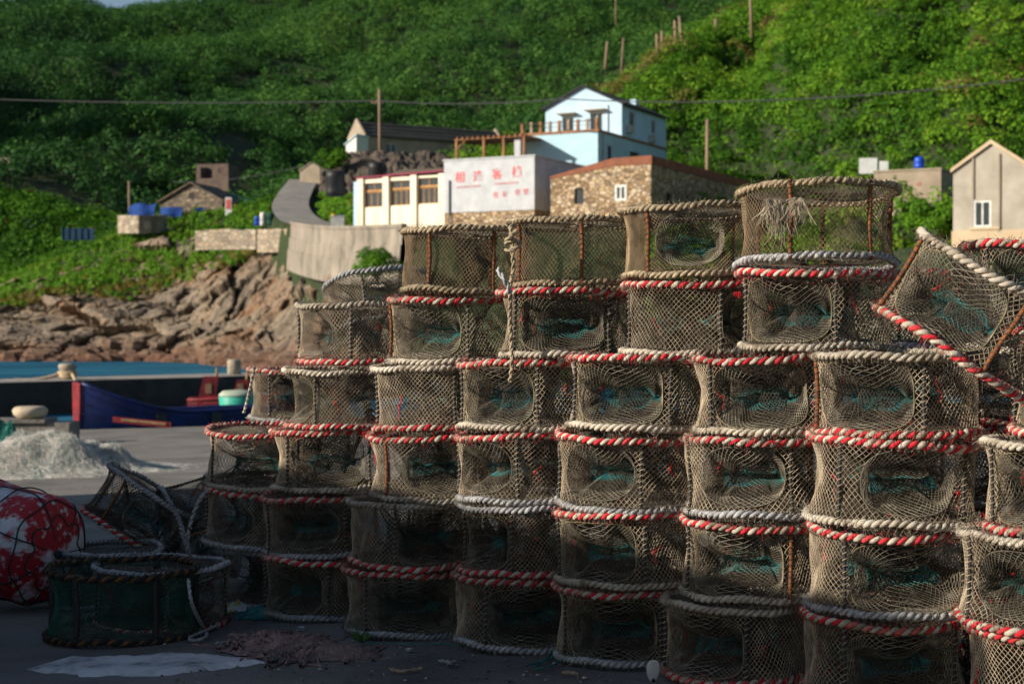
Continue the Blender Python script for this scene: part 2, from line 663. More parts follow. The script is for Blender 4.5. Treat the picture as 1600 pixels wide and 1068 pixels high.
def part(name, me, parent, loc=(0, 0, 0), rz=0.):
    o = bpy.data.objects.new(name, me)
    COL.objects.link(o)
    o.parent = parent
    o.location = loc
    o.rotation_euler = (0, 0, rz)
    return o


N_TRAP = [0]


def trap(loc, yaw, top, bot, label, group, style='std', tilt=(0, 0), scale=(1, 1, 1), dark=False, ties=True, top_net=True, bar=None):
    i = N_TRAP[0]
    N_TRAP[0] += 1
    t = thing('crab_trap', label, 'crab trap', loc, 0, group)
    t.rotation_mode = 'QUATERNION'
    q = Euler((math.radians(tilt[0]), math.radians(tilt[1]), 0)).to_quaternion() @ Euler((0, 0, yaw)).to_quaternion()
    t.rotation_quaternion = q
    t.scale = scale
    rr = random.Random(i * 17 + 3)
    part('upper_hoop', RING[top][i % 5], t, (rr.uniform(-.006, .006), rr.uniform(-.006, .006), Z1), rr.uniform(0, 6.28))
    part('lower_hoop', RING[bot][(i + 2) % 5], t, (rr.uniform(-.006, .006), rr.uniform(-.006, .006), Z0), rr.uniform(0, 6.28))
    bk = bar or ('rust' if style == 'plain' else 'black')
    angs = (.785, -.785, 2.36, -2.36) if style == 'std' else (.45, -.62, 1.62, -1.75, 2.7)
    for a in angs:
        k = bk
        if bk == 'black' and rr.random() < .12:
            k = 'rust'
        part('upright_bar', BAR[k][rr.randrange(len(BAR[k]))], t, (0, 0, 0), a + rr.uniform(-.05, .05))
    if style == 'green':
        part('side_net', NETG[0], t)
    elif style == 'plain':
        part('side_net', NETP[i % 2], t)
    else:
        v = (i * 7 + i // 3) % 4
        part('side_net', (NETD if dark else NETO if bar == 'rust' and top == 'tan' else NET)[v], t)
        part('entrance_funnel', FUN[v], t)
        part('entrance_funnel', FUN[v], t, (0, 0, 0), PI)
    if style == 'std':
        part('inner_shade_net', SHADE_NET[i % 3], t, (0, 0, 0), rr.uniform(0, 6))
    if top_net:
        part('top_net', ENDN[i % 2], t, (0, 0, Z1 - .002), rr.uniform(0, 6))
    part('bottom_net', ENDN[(i + 1) % 2], t, (0, 0, Z0 + .014), rr.uniform(0, 6))
    if ties and style == 'std':
        part('red_tie', TIE[i % 5], t)
        part('red_tie', TIE[(i + 2) % 5], t, (0, 0, 0), PI)
    return t


ORD = {1: 'lowest', 2: 'second', 3: 'third', 4: 'fourth', 5: 'fifth', 6: 'sixth'}
NTH = ['first', 'second', 'third', 'fourth', 'fifth', 'sixth', 'seventh', 'eighth']
ROPE_WORD = {'red': 'red-and-white', 'white': 'off-white', 'tan': 'weathered tan', 'grey': 'grey', 'orange': 'orange-and-black'}
# column: depth, then (level, left edge px, funnel angle deg, upper rope, lower rope, style)
COLS = [
    ('A', 8.15, [(1, 338, -20, 'grey', 'grey'), (2, 312, -32, 'red', 'grey'), (3, 318, -20, 'red', 'white')]),
    ('B', 7.75, [(1, 408, -43, 'red', 'grey'), (2, 409, -24, 'red', 'grey'), (3, 424, -6, 'red', 'white'), (4, 438, -76, 'white', 'red'), (5, 458, -48, 'white', 'red')]),
    ('C', 7.2, [(1, 535, 4, 'red', 'grey'), (2, 543, 26, 'white', 'red'), (3, 571, 2, 'red', 'white'), (4, 583, 58, 'white', 'red'), (5, 604, -34, 'red', 'white'), (6, 621, 65, 'tan', 'tan')]),
    ('D', 6.8, [(1, 704, 12, 'red', 'grey'), (2, 711, -58, 'grey', 'red'), (3, 709, -50, 'red', 'grey'), (4, 712, -36, 'red', 'white'), (5, 776, -6, 'red', 'white'), (6, 794, -22, 'tan', 'tan')]),
    ('E', 6.4, [(1, 861, -14, 'red', 'grey'), (2, 863, -33, 'red', 'white'), (3, 864, -35, 'red', 'grey'), (4, 883, -22, 'red', 'white'), (5, 969, 64, 'red', 'white'), (6, 965, 6, 'tan', 'tan')]),
    ('F', 5.97, [(1, 1027, -36, 'white', 'red'), (2, 1056, -20, 'red', 'white'), (3, 1067, -22, 'red', 'grey'), (4, 1075, -6, 'red', 'white'), (5, 1150, -28, 'red', 'white'), (6, 1150, 80, 'tan', 'grey')]),
    ('G', 5.55, [(1, 1246, 16, 'red', 'red'), (2, 1258, 14, 'red', 'grey'), (3, 1258, 8, 'red', 'white'), (4, 1265, -28, 'white', 'red')]),
    ('H', 5.1, [(1, 1508, 30, 'red', 'grey'), (2, 1498, -18, 'white', 'red'), (3, 1533, -22, 'white', 'red'), (4, 1580, -40, 'red', 'red')]),
]
base_of = {}
for ci, (cn, d, lv) in enumerate(COLS):
    for (n, left, fa, top, bot) in lv:
        rad = .30 * F / d
        X = (left + rad - CX) * d / F
        if n == 1:
            base_of[cn] = (X, d)
        z = gz(base_of[cn][0], d) + (n - 1) * TH + .002
        yaw = math.radians(fa) - math.atan2(X, d)
        st = 'plain' if n == 6 and cn in 'CDF' else 'std'
        tl = (random.uniform(-1.9, 1.9), random.uniform(-1.7, 1.7))
        sc = (random.uniform(.975, 1.035), random.uniform(.95, 1.03), random.uniform(.975, 1.015))
        if cn == 'F' and n == 6:
            tl = (-3.5, .5)
            z += .014
            sc = (1.02, 1.02, 1)
        if cn == 'F' and n == 5:
            tl = (-1.5, .8)
        if cn == 'A' and n == 3:
            tl = (3.5, 2.0)
        if cn == 'A' and n == 2:
            tl = (2.5, 2.5)
        if n == 1:
            tl = (tl[0] * .3, tl[1] * .3)
        w1 = 'topmost' if n == len(lv) else ORD[n]
        if n == len(lv):
            lab = f"{ROPE_WORD[top]} roped crab trap on top of the {NTH[ci]} stack from the blue boat"
        else:
            up = 'at the bottom' if n == 1 else f'{ORD[n]} from the ground'
            lab = f"{ROPE_WORD[top]} roped crab trap {up} in the {NTH[ci]} stack from the blue boat"
        trap((X, d, z), yaw, top, bot, lab, 'crab traps in the front stacks', st, tl, sc, bar='rust' if n == 6 else None)

# rear row of stacks, seen through the nets
rear = [('B', 'C', 4), ('C', 'D', 5), ('D', 'E', 5), ('E', 'F', 5), ('F', 'G', 5), ('G', 'H', 4)]
for k, (a, b, top_n) in enumerate(rear):
    xa, ya = base_of[a]
    xb, yb = base_of[b]
    X, Y = (xa + xb) / 2 + .42, (ya + yb) / 2 + .5
    for n in range(1, top_n + 1):
        dx = .05 * max(0, n - 3) + random.uniform(-.03, .03)
        tc, bc = random.choice([('red', 'white'), ('red', 'grey'), ('white', 'red')])
        up = 'at the bottom' if n == 1 else f'{ORD[n]} from the ground'
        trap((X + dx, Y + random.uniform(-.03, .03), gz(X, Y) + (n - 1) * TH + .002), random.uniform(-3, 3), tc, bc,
             f"shaded crab trap {up} in the rear stack behind the {NTH[k + 1]} front stack", 'crab traps in the rear stacks', 'std', dark=(n < 5))  # lower traps get dark net, standing in for the rear shade
# stack behind the first stack, one trap showing above it with a cord tied to its hoop
Xp, Yp = (385 + .3 * F / 9.0 - CX) * 9.0 / F, 9.0
for n in range(1, 5):
    trap((Xp, Yp, gz(Xp, Yp) + (n - 1) * TH), -.6 + n, 'red', 'grey',
         ["shaded crab trap at the bottom of the stack hidden behind the first stack", "shaded second crab trap in the stack hidden behind the first stack",
          "shaded third crab trap in the stack hidden behind the first stack", "red-and-white roped crab trap with a white cord tied to its hoop, nearest the blue boat"][n - 1],
         'crab traps in the rear stacks', 'std', dark=n < 3)
# tilted trap behind the top of the second stack
tp = P(598, 482, 8.5)
trap((tp.x, tp.y, tp.z - .14), .6, 'grey', 'grey', "grey roped crab trap leaning back behind the top of the second stack", 'crab traps in the rear stacks', 'std', (-14, -9))
# trap high in the rear at the near end
bp = P(1625, 384, 6.0)
for n in range(1, 6):
    hz = TH * 1.085
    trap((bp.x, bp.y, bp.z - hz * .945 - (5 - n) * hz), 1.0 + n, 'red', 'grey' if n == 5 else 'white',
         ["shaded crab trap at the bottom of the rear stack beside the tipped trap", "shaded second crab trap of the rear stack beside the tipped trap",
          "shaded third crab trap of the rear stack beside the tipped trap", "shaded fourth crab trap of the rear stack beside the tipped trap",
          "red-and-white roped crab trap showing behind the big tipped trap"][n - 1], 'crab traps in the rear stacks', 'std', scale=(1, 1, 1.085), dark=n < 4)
# the big tipped trap
d = 5.05
c = P(1524, 494, d)
t = trap((0, 0, 0), 0, 'white', 'red', "big crab trap tipped over on its side, resting on top of the near stacks", 'crab traps in the front stacks', 'std', bar='rust')
R = Matrix.Rotation(math.radians(31), 4, 'Y') @ Matrix.Rotation(math.radians(9), 4, 'X') @ Matrix.Rotation(math.radians(-24 - 14), 4, 'Z')
t.rotation_mode = 'QUATERNION'
t.rotation_quaternion = R.to_quaternion()
t.location = c - (R @ Vector((0, 0, .15)))

# ------------------------------------------------------------------ traps lying on the ground by the floats
g = ground_at(163, 1012)
trap((g.x, g.y + .33, gz(g.x, g.y + .33)), .2, 'orange', 'orange', "dark green-netted crab trap with orange-and-black rope on the ground beside the big float", 'crab traps lying loose on the quay', 'green', scale=(1.18, 1.18, 1.08), bar='bare', top_net=False)
g = P(252, 870, 7.55)
trap((g.x, g.y, gz(g.x, g.y)), 1.1, 'grey', 'red', "grey roped crab trap with flat netted top behind the green-netted trap", 'crab traps lying loose on the quay', 'std', scale=(1.08, 1.08, 1.0), dark=True)
g = P(168, 845, 8.35)
trap((g.x, g.y, gz(g.x, g.y)), .3, 'grey', 'grey', "half-hidden grey roped crab trap between the big float and the tipped dark trap", 'crab traps lying loose on the quay', 'std', scale=(1.0, 1.0, .98), dark=True)
t = trap((0, 0, 0), 0, 'grey', 'red', "tipped dark netted crab trap leaning behind the floats beside the first stack", 'crab traps lying loose on the quay', 'std', dark=True)
c = P(222, 800, 8.75)
R = Matrix.Rotation(math.radians(31), 4, 'Y') @ Matrix.Rotation(math.radians(-5), 4, 'X') @ Matrix.Rotation(math.radians(20), 4, 'Z')
t.rotation_quaternion = R.to_quaternion()
t.location = c - (R @ Vector((0, 0, .15)))
# ------------------------------------------------------------------ quay ground
M_conc = mat('quay_concrete', (.21, .195, .175), (.075, .07, .068), scale=.9, detail=10, bump=.010, bscale=22, c3=(.15, .14, .13), contrast=(.3, .7))
xs = np.concatenate([np.linspace(-16, -5, 12), np.linspace(-4.6, 5, 130), np.linspace(5.5, 14, 10)])
ys = np.concatenate([np.linspace(-7, 3.6, 12), np.linspace(3.8, 11, 110), np.linspace(11.3, 36, 40)])
Xg, Yg = np.meshgrid(xs, ys)
Zg = gz(Xg, Yg) + .012 * (fbm(np.stack([Xg, Yg, 0 * Xg], -1) * 1.3, 3) - .5) + .006 * (vnoise(np.stack([Xg, Yg, 0 * Xg], -1) * 6, 4) - .5) - .004
mb = MB()
mb.grid(np.stack([Xg, Yg, Zg], -1))
e = np.array([[[x, 36, gz(x, 36) - .004], [x, 36, gz(x, 36) - 1.4]] for x in (-16, 14)])
mb.grid(e.transpose(1, 0, 2))
kind(mb.obj('quay_ground', M_conc), 'structure')

# pale cement spill on the ground, worn and irregular
M_spill = mat('cement_spill', (.55, .56, .57), (.10, .10, .10), c3=(.42, .43, .44), contrast=(.36, .56), detail=12, scale=4.5, bump=.006, bscale=40)
mb = MB()
cs = [ground_at(px, py) for px, py in ((42, 1043), (95, 1030), (190, 1024), (300, 1021), (352, 1030), (420, 1033), (330, 1046), (240, 1054), (150, 1056), (80, 1052))]
ring = []
for k in range(len(cs)):
    a, b = cs[k], cs[(k + 1) % len(cs)]
    for s in range(24):
        q = a.lerp(b, s / 24)
        j = float(vnoise(np.array([[q.x * 9, q.y * 9, 3.]]), 8)[0]) - .5
        j2 = float(vnoise(np.array([[q.x * 30, q.y * 30, 7.]]), 9)[0]) - .5
        ring.append((q.x + .05 * j, q.y + .12 * j + .045 * j2))
ctr = np.mean(np.array(ring), 0)
V = []
for f_ in (1.0, .9, .6, .3, .02):
    V.append([[ctr[0] + (x - ctr[0]) * f_, ctr[1] + (y - ctr[1]) * f_, 0] for x, y in ring + ring[:1]])
V = np.array(V)
V[..., 2] = gz(V[..., 0], V[..., 1]) + .009 + .003 * fbm(V * 20, 5)
V[0, :, 2] = gz(V[0, :, 0], V[0, :, 1]) - .004
mb.grid(V)
kind(mb.obj('cement_spill', M_spill), 'structure')


def clump(name, label, cat, c, rx, ry, h, mats, n=60, seed=0, r=.012, group=None):
    """low heap of tangled old net / rope: many looping fibres over a mound"""
    rg = np.random.default_rng(seed)
    mb = MB()
    m = 26
    u = np.linspace(0, 2 * PI, m)
    v = np.linspace(0.02, 1, 12)
    U, Vv = np.meshgrid(u, v)
    lump = 1 + .5 * (fbm(np.stack([np.cos(U) * Vv * 2.5, np.sin(U) * Vv * 2.5, 0 * U + seed], -1), seed) - .5)
    x = rx * Vv * np.cos(U) * lump
    y = ry * Vv * np.sin(U) * lump
    z = h * np.clip(1 - Vv ** 1.6, 0, 1) * (.4 + 1.1 * fbm(np.stack([x * 9 / max(rx, .2), y * 9 / max(rx, .2), 0 * x], -1), seed + 3))
    mb.grid(np.stack([x, y, z + gz(c[0] + x, c[1] + y) - gz(c[0], c[1])], -1))
    for i in range(n):
        a, q = rg.uniform(0, 2 * PI), rg.random() ** .5
        p = np.array([rx * q * math.cos(a), ry * q * math.sin(a), h * (1 - q ** 1.6) * .8])
        pts = [p]
        dr = rg.normal(0, 1, 3)
        dr[2] *= .3
        for s in range(10):
            dr = dr + rg.normal(0, .6, 3) * np.array([1, 1, .5])
            p = p + dr / np.linalg.norm(dr) * rx * .07
            qq = math.hypot(p[0] / rx, p[1] / ry)
            p[2] = max(0, h * (1 - min(1, qq) ** 1.6) * .85 + rg.normal(0, .12) * h)
            pts.append(p.copy())
        mb.tubes(np.array(pts), r * rg.uniform(.6, 1.4), sides=5, m=int(rg.integers(0, len(mats))))
    o = mb.obj(name, mats, loc=c)
    return tag(o, label, cat, group)


M_oldnet = mat('old_net', (.24, .17, .15), (.10, .075, .07), scale=20, bump=.01, bscale=90)
M_oldnet2 = mat('old_net_pink', (.34, .21, .19), (.17, .11, .10), scale=20, bump=.01, bscale=90)
g = ground_at(425, 1010)
clump('old_net_heap', "low heap of old pinkish brown net on the ground beside the pale spill", 'net heap', g, .25, .2, .06, [M_oldnet2, M_oldnet], 90, 3, .007)
g = ground_at(500, 1025)
clump('old_net_heap', "dark brown crumpled net scrap with a small green plant behind it", 'net heap', g, .26, .12, .055, [M_oldnet, M_oldnet2], 70, 5, .006)
# small green plant
g = ground_at(566, 1004)
mb = MB()
M_plant = mat('plant_green', (.07, .16, .03), (.04, .09, .02), scale=20)
rg = np.random.default_rng(4)
for i in range(16):
    a = rg.uniform(0, 2 * PI)
    L = rg.uniform(.03, .075)
    t = np.linspace(0, 1, 6)
    out = .025 + .03 * rg.random()
    p = np.stack([np.cos(a) * out * t, np.sin(a) * out * t, L * t - .02 * t ** 3], -1)
    mb.tubes(p, .005 * np.sin(PI * np.clip(t * .9 + .08, 0, 1)) + .0006, sides=4)
tag(mb.obj('ground_plant', M_plant, loc=g), "small green plant sprouting from a crack beside the old net", 'plant')


def cord(name, label, pts, r, m, n=60, lift=0.):
    """smooth cord through control points"""
    pts = np.array([list(p) for p in pts])
    t = np.linspace(0, len(pts) - 1, n)
    out = []
    for x in t:
        i = min(int(x), len(pts) - 2)
        f = x - i
        p0, p1, p2, p3 = pts[max(i - 1, 0)], pts[i], pts[i + 1], pts[min(i + 2, len(pts) - 1)]
        out.append(.5 * ((2 * p1) + (-p0 + p2) * f + (2 * p0 - 5 * p1 + 4 * p2 - p3) * f * f + (-p0 + 3 * p1 - 3 * p2 + p3) * f ** 3))
    out = np.array(out)
    mb = MB()
    # three-strand lay
    d = np.gradient(out, axis=0)
    s = np.concatenate([[0], np.cumsum(np.linalg.norm(np.diff(out, axis=0), axis=1))])
    nn = max(n, int(s[-1] / (r * 1.1)))
    ss = np.linspace(0, s[-1], nn)
    out = np.stack([np.interp(ss, s, out[:, k]) for k in range(3)], -1)
    tt = np.gradient(out, axis=0)
    tt /= np.linalg.norm(tt, axis=1, keepdims=True)
    a = np.cross(tt, np.array([.31, .77, .55]))
    a /= np.linalg.norm(a, axis=1, keepdims=True)
    b = np.cross(tt, a)
    for k in range(2):
        an = ss / (r * 7) * 2 * PI + k * PI
        mb.tubes(out + r * .5 * (np.cos(an)[:, None] * a + np.sin(an)[:, None] * b), r * .62, sides=5)
    return tag(mb.obj(name, m), label, 'cord')


def on(px, py, up=.01):
    g = ground_at(px, py)
    return (g.x, g.y, g.z + up)


M_teal_cord = mat('cord_teal', (.03, .20, .20), (.02, .12, .12), scale=20)
cord('loose_cord', "loose off-white cord drooping from the green-netted trap to the ground", [P(294, 905, 6.9), P(300, 945, 6.85), on(318, 985), on(322, 998), on(306, 1004), on(296, 1000), on(318, 990), on(338, 980), on(330, 972), on(296, 976)], .008, M_rope_grey)
cord('twine', "thin teal twine snaking across the ground by the pale spill", [on(425, 1036), on(470, 1020), on(530, 1012), on(590, 1008), on(650, 1010), on(720, 1010), on(800, 1018)], .0028, M_teal_cord)
cord('twine', "looped teal twine on the ground before the fifth stack", [on(822, 1044), on(850, 1036), on(878, 1030), on(866, 1042), on(835, 1048), on(860, 1026), on(858, 1008)], .004, M_teal_cord)
# thick rope tied from the top trap of the fourth stack
dd = 6.42
cord('tied_rope', "thick grey rope tied from the topmost weathered trap down over the fourth stack", [P(803, 352, 6.62), P(798, 358, 6.5), P(800, 385, 6.47), P(802, 420, 6.46), P(796, 450, 6.44), P(797, 470, 6.43), P(797, 500, 6.45), P(799, 540, 6.46), P(800, 570, 6.44), P(797, 596, 6.47)], .0095, M_rope_tan, 90)
cord('rope_end', "frayed grey rope end knotted beside the tied rope", [P(797, 458, 6.41), P(790, 440, 6.39), P(782, 428, 6.4), P(778, 420, 6.42)], .011, M_rope_grey, 20)
cord('rope_knot', "knotted grey rope wound round the tied rope near its top", [P(790, 392, 6.43), P(806, 388, 6.41), P(812, 380, 6.44), P(800, 376, 6.41), P(790, 380, 6.43), P(797, 370, 6.40), P(808, 362, 6.43)], .011, M_rope_tan, 40)
cord('tied_rope', "thin white cord hanging from the hoop of the trap nearest the blue boat", [P(398, 572, 8.55), P(392, 600, 8.5), P(385, 630, 8.45), P(381, 645, 8.42)], .008, M_rope_white, 40)
cord('tied_rope', "pale rope hanging down the outer side of the first stack", [P(327, 765, 7.8), P(312, 780, 7.75), P(298, 815, 7.72), P(292, 850, 7.72), P(298, 872, 7.75)], .011, M_rope_grey, 40)


def fray(name, label, c, n, L, spread, m, seed, drop=.7):
    """teased-out rope fibres hanging in a few uneven locks"""
    rg = np.random.default_rng(seed)
    mb = MB()
    locks = np.stack([np.linspace(-1.5, 1.5, 5) + rg.normal(0, .25, 5), rg.normal(0, .2, 5), rg.normal(0, .6, 5)], -1)
    locks0 = locks * np.array([1, 1, .15])
    lk_len = rg.permutation([1.0, .8, .5, .35, .65])
    for i in range(n):
        k = rg.integers(0, 5)
        p = np.array(c) + spread * (locks0[k] + rg.normal(0, .22, 3) * np.array([1, .5, .6]))
        dr = np.array([rg.normal(0, .35), rg.normal(-.1, .2), -drop])
        Lk = L * rg.uniform(.12, 1.0) * lk_len[k]
        pts = [p]
        for s in range(9):
            dr = dr + rg.normal(0, .42, 3) * np.array([1, .7, .6]) + np.array([0, 0, -.35 * drop])
            dr = dr / (np.linalg.norm(dr) + .1) * 1.6
            pts.append(pts[-1] + dr / 1.6 * Lk / 9)
        mb.tubes(np.array(pts), .0010, sides=3)
    return tag(mb.obj(name, m), label, 'rope tuft')


M_fray = mat('frayed_fibre', (.56, .49, .38), (.26, .21, .15), scale=22)
q = P(1210, 312, 5.68)
fray('frayed_rope', "big frayed tuft of pale rope hanging on the topmost trap of the sixth stack", q, 190, .20, .019, M_fray, 3, 1.0)
q = P(1246, 310, 5.67)
fray('frayed_rope', "loose frayed strands beside the big rope tuft on the sixth stack", q, 110, .17, .014, M_fray, 4, .9)
q = P(1152, 456, 5.75)
fray('frayed_rope', "bright red frayed rope end at the edge of the sixth stack", q, 60, .035, .006, M_red_twine, 5, 1.2)
q = P(570, 674, 6.95)
fray('frayed_rope', "small red frayed rope end between the second and third stacks", q, 36, .025, .006, M_red_twine, 6, 1.)
q = P(1208, 688, 5.66)
fray('frayed_rope', "small red frayed rope end hanging on the sixth stack", q, 36, .025, .006, M_red_twine, 8, 1.)
# tangle of black twine on the tipped trap
rg = np.random.default_rng(12)
mb = MB()
c0 = np.array(P(1592, 440, 4.86))
for i in range(7):
    t_ = np.linspace(0, 2 * PI * 1.6, 40)
    p = c0 + np.stack([.05 * np.cos(t_ + i) * (1 + .3 * np.sin(2 * t_ + i)) + .01 * i, .03 * np.sin(t_ * 1.3 + i), .035 * np.sin(t_ + i * 2) - .01 * t_], -1)
    mb.tubes(p, .0022, sides=4)
tag(mb.obj('black_twine', M_rope_black), "tangled black twine lying over the rim of the big tipped trap", 'twine')

# litter and the small bottle-shaped float
M_white = mat('white_plastic', (.62, .62, .62), (.45, .45, .45), scale=12, rough=.5)
M_white_dirty = mat('white_foam', (.55, .56, .58), (.33, .31, .30), scale=7, bump=.004, bscale=60, rough=.8)
M_hole = mat('dark_hole', (.01, .01, .01), rough=.9)
g = ground_at(1019, 1063)
t = thing('small_float', "small white bottle-shaped float on the ground in front of the sixth stack", 'float', (g.x, g.y - .05, g.z + .022))
TT = lambda x, y, z: (x, -z * .5 + 0, y + z * .15)
mb = MB()
mb.lathe([(.004, -.045), (.012, -.043), (.0155, -.03), (.0235, -.012), (.025, .015), (.02, .04), (.012, .048), (.004, .05)], 14, T=lambda x, y, z: (x, -z * .35 - y * .2, z * .9 + .022))
mb.obj('float_body', M_white, t)
mb = MB()
mb.lathe([(.0075, 0), (.0075, .003)], 10, T=lambda x, y, z: (x, -z - .012, y * .9 - .008))
mb.obj('rope_hole', M_hole, t)
for (px, py, lab, s) in ((640, 1018, "white paper scrap lying on the ground in front of the third stack", .018), (555, 1027, "tiny pale shell scrap at the end of the old net heap", .012), (1172, 1050, "small white scrap at the foot of the sixth stack", .012), (470, 985, "white crumpled scrap beside the teal net scrap", .02)):
    g = ground_at(px, py)
    mb = MB()
    rg = np.random.default_rng(px)
    th = np.linspace(0, 2 * PI, 8)
    V = np.array([[[k * s * math.cos(a) * rg.uniform(.7, 1.2), k * s * math.sin(a) * rg.uniform(.7, 1.2), .004 + s * .5 * rg.random()] for a in th] for k in (.05, .6, 1)])
    V[:, -1] = V[:, 0]
    mb.grid(V)
    V2 = V.copy()
    V2[..., 2] = 0
    mb.grid(V2[:, ::-1])
    tag(mb.obj('litter_scrap', M_white, loc=(g.x, g.y, g.z + .004)), lab, 'litter')
for (px, py, lab, L_, c_) in ((700, 1044, "short grey rope offcut on the ground before the fourth stack", .10, M_rope_grey), (905, 1060, "frayed tan rope offcut on the ground before the fifth stack", .08, M_rope_tan),
                           (365, 1008, "short blue-grey rope offcut beside the old net heap", .09, M_rope_grey), (610, 1050, "thin tan rope offcut lying on bare concrete at the bottom", .12, M_rope_tan)):
    a = px * .37
    cord('rope_offcut', lab, [on(px, py, .012), tuple(np.array(on(px, py, .011)) + np.array([L_ * .5 * math.cos(a), L_ * .6 * math.sin(a), 0])), tuple(np.array(on(px, py, .012)) + np.array([L_ * math.cos(a + .6), L_ * math.sin(a + .6), 0]))], .007, c_, 16)
rg = np.random.default_rng(91)
mb = MB()
for k in range(420):
    px_, py_ = rg.uniform(250, 1030), rg.uniform(985, 1068)
    if rg.random() < .3:
        px_, py_ = rg.uniform(0, 330), rg.uniform(660, 860)
    g = ground_at(px_, py_)
    s = rg.uniform(.003, .011)
    d_ = rg.normal(0, 1, (6, 3))
    d_ /= np.linalg.norm(d_, axis=1, keepdims=True)
    v = np.array([(1, 0, 0), (0, 1, 0), (-1, 0, 0), (0, -1, 0), (0, 0, .7), (0, 0, -.7)]) * s * rg.uniform(.6, 1.3, (6, 1)) + np.array(g) + [0, 0, s * .3]
    mb.add(v, [(0, 1, 4), (1, 2, 4), (2, 3, 4), (3, 0, 4), (1, 0, 5), (2, 1, 5), (3, 2, 5), (0, 3, 5)], int(rg.integers(0, 3)))
kind(mb.obj('ground_grit', [M_oldnet, M_conc, mat('shell_grit', (.42, .40, .37), (.2, .19, .17), scale=9)], smooth=False), 'stuff', "scattered grit and broken shell on the quay")
t = trap((0, 0, 0), 0, 'grey', 'grey', "dark crab trap standing on its edge between the tipped dark trap and the first stack", 'crab traps lying loose on the quay', 'std', dark=True)
c = P(309, 846, 8.8)
R = Matrix.Rotation(math.radians(24), 4, 'Z') @ Matrix.Rotation(math.radians(76), 4, 'Y') @ Matrix.Rotation(math.radians(40), 4, 'Z')
t.rotation_quaternion = R.to_quaternion()
t.location = Vector((c.x, c.y, gz(c.x, c.y) + .31)) - (R @ Vector((0, 0, .15)))
g = ground_at(408, 962)
clump('teal_net_scrap', "crumpled teal net scrap on the ground by the second stack", 'net scrap', g, .12, .09, .05, [M_teal_cord, M_net_teal], 70, 9, .003)
M_bag = mat('plastic_bag', (.5, .5, .52), (.45, .36, .08), scale=14, rough=.4, contrast=(.45, .5))
g = ground_at(372, 955)
mb = MB()
u = np.linspace(0, 2 * PI, 20)
v = np.linspace(.02, 1, 8)
U, V_ = np.meshgrid(u, v)
rr = .065 * np.sin(V_ * PI * .5) * (1 + .5 * (vnoise(np.stack([np.cos(U) * 3, np.sin(U) * 3, V_ * 4], -1), 5) - .5))
mb.grid(np.stack([rr * np.cos(U) * 1.2, rr * np.sin(U), .05 * (1 - V_) * (.6 + .8 * vnoise(np.stack([np.cos(U) * 4, np.sin(U) * 4, V_ * 6], -1), 6))], -1))
tag(mb.obj('plastic_bag', M_bag, loc=g), "crumpled white and yellow plastic bag beside the teal net scrap", 'plastic bag')

# ------------------------------------------------------------------ floats at the left
M_foam_red = bpy.data.materials.new('float_paint')
M_foam_red.use_nodes = True
n, l = M_foam_red.node_tree.nodes, M_foam_red.node_tree.links
tc = n.new('ShaderNodeTexCoord')
no = n.new('ShaderNodeTexNoise')
no.inputs['Scale'].default_value = 3.2
no.inputs['Detail'].default_value = 7
no.inputs['Roughness'].default_value = .6
no.inputs['Distortion'].default_value = .6
l.new(tc.outputs['Object'], no.inputs['Vector'])
cr = n.new('ShaderNodeValToRGB')
cr.color_ramp.elements[0].position, cr.color_ramp.elements[0].color = .44, (.60, .60, .62, 1)
cr.color_ramp.elements[1].position, cr.color_ramp.elements[1].color = .485, (.38, .012, .022, 1)
l.new(no.outputs['Fac'], cr.inputs['Fac'])
n2 = n.new('ShaderNodeTexNoise')
n2.inputs['Scale'].default_value = 26
n2.inputs['Detail'].default_value = 8
l.new(tc.outputs['Object'], n2.inputs['Vector'])
mr = n.new('ShaderNodeMapRange')
mr.inputs['From Min'].default_value, mr.inputs['From Max'].default_value = .56, .68
l.new(n2.outputs['Fac'], mr.inputs['Value'])
mx = n.new('ShaderNodeMix')
mx.data_type = 'RGBA'
mx.inputs['B'].default_value = (.50, .49, .49, 1)
l.new(mr.outputs['Result'], mx.inputs['Factor'])
l.new(cr.outputs['Color'], mx.inputs['A'])
l.new(mx.outputs['Result'], n['Principled BSDF'].inputs['Base Color'])
n['Principled BSDF'].inputs['Roughness'].default_value = .7
bp_ = n.new('ShaderNodeBump')
bp_.inputs['Distance'].default_value = .008
l.new(n2.outputs['Fac'], bp_.inputs['Height'])
l.new(bp_.outputs['Normal'], n['Principled BSDF'].inputs['Normal'])
M_dark_cord = mat('cord_dark_green', (.012, .05, .05), (.01, .025, .03), scale=20)


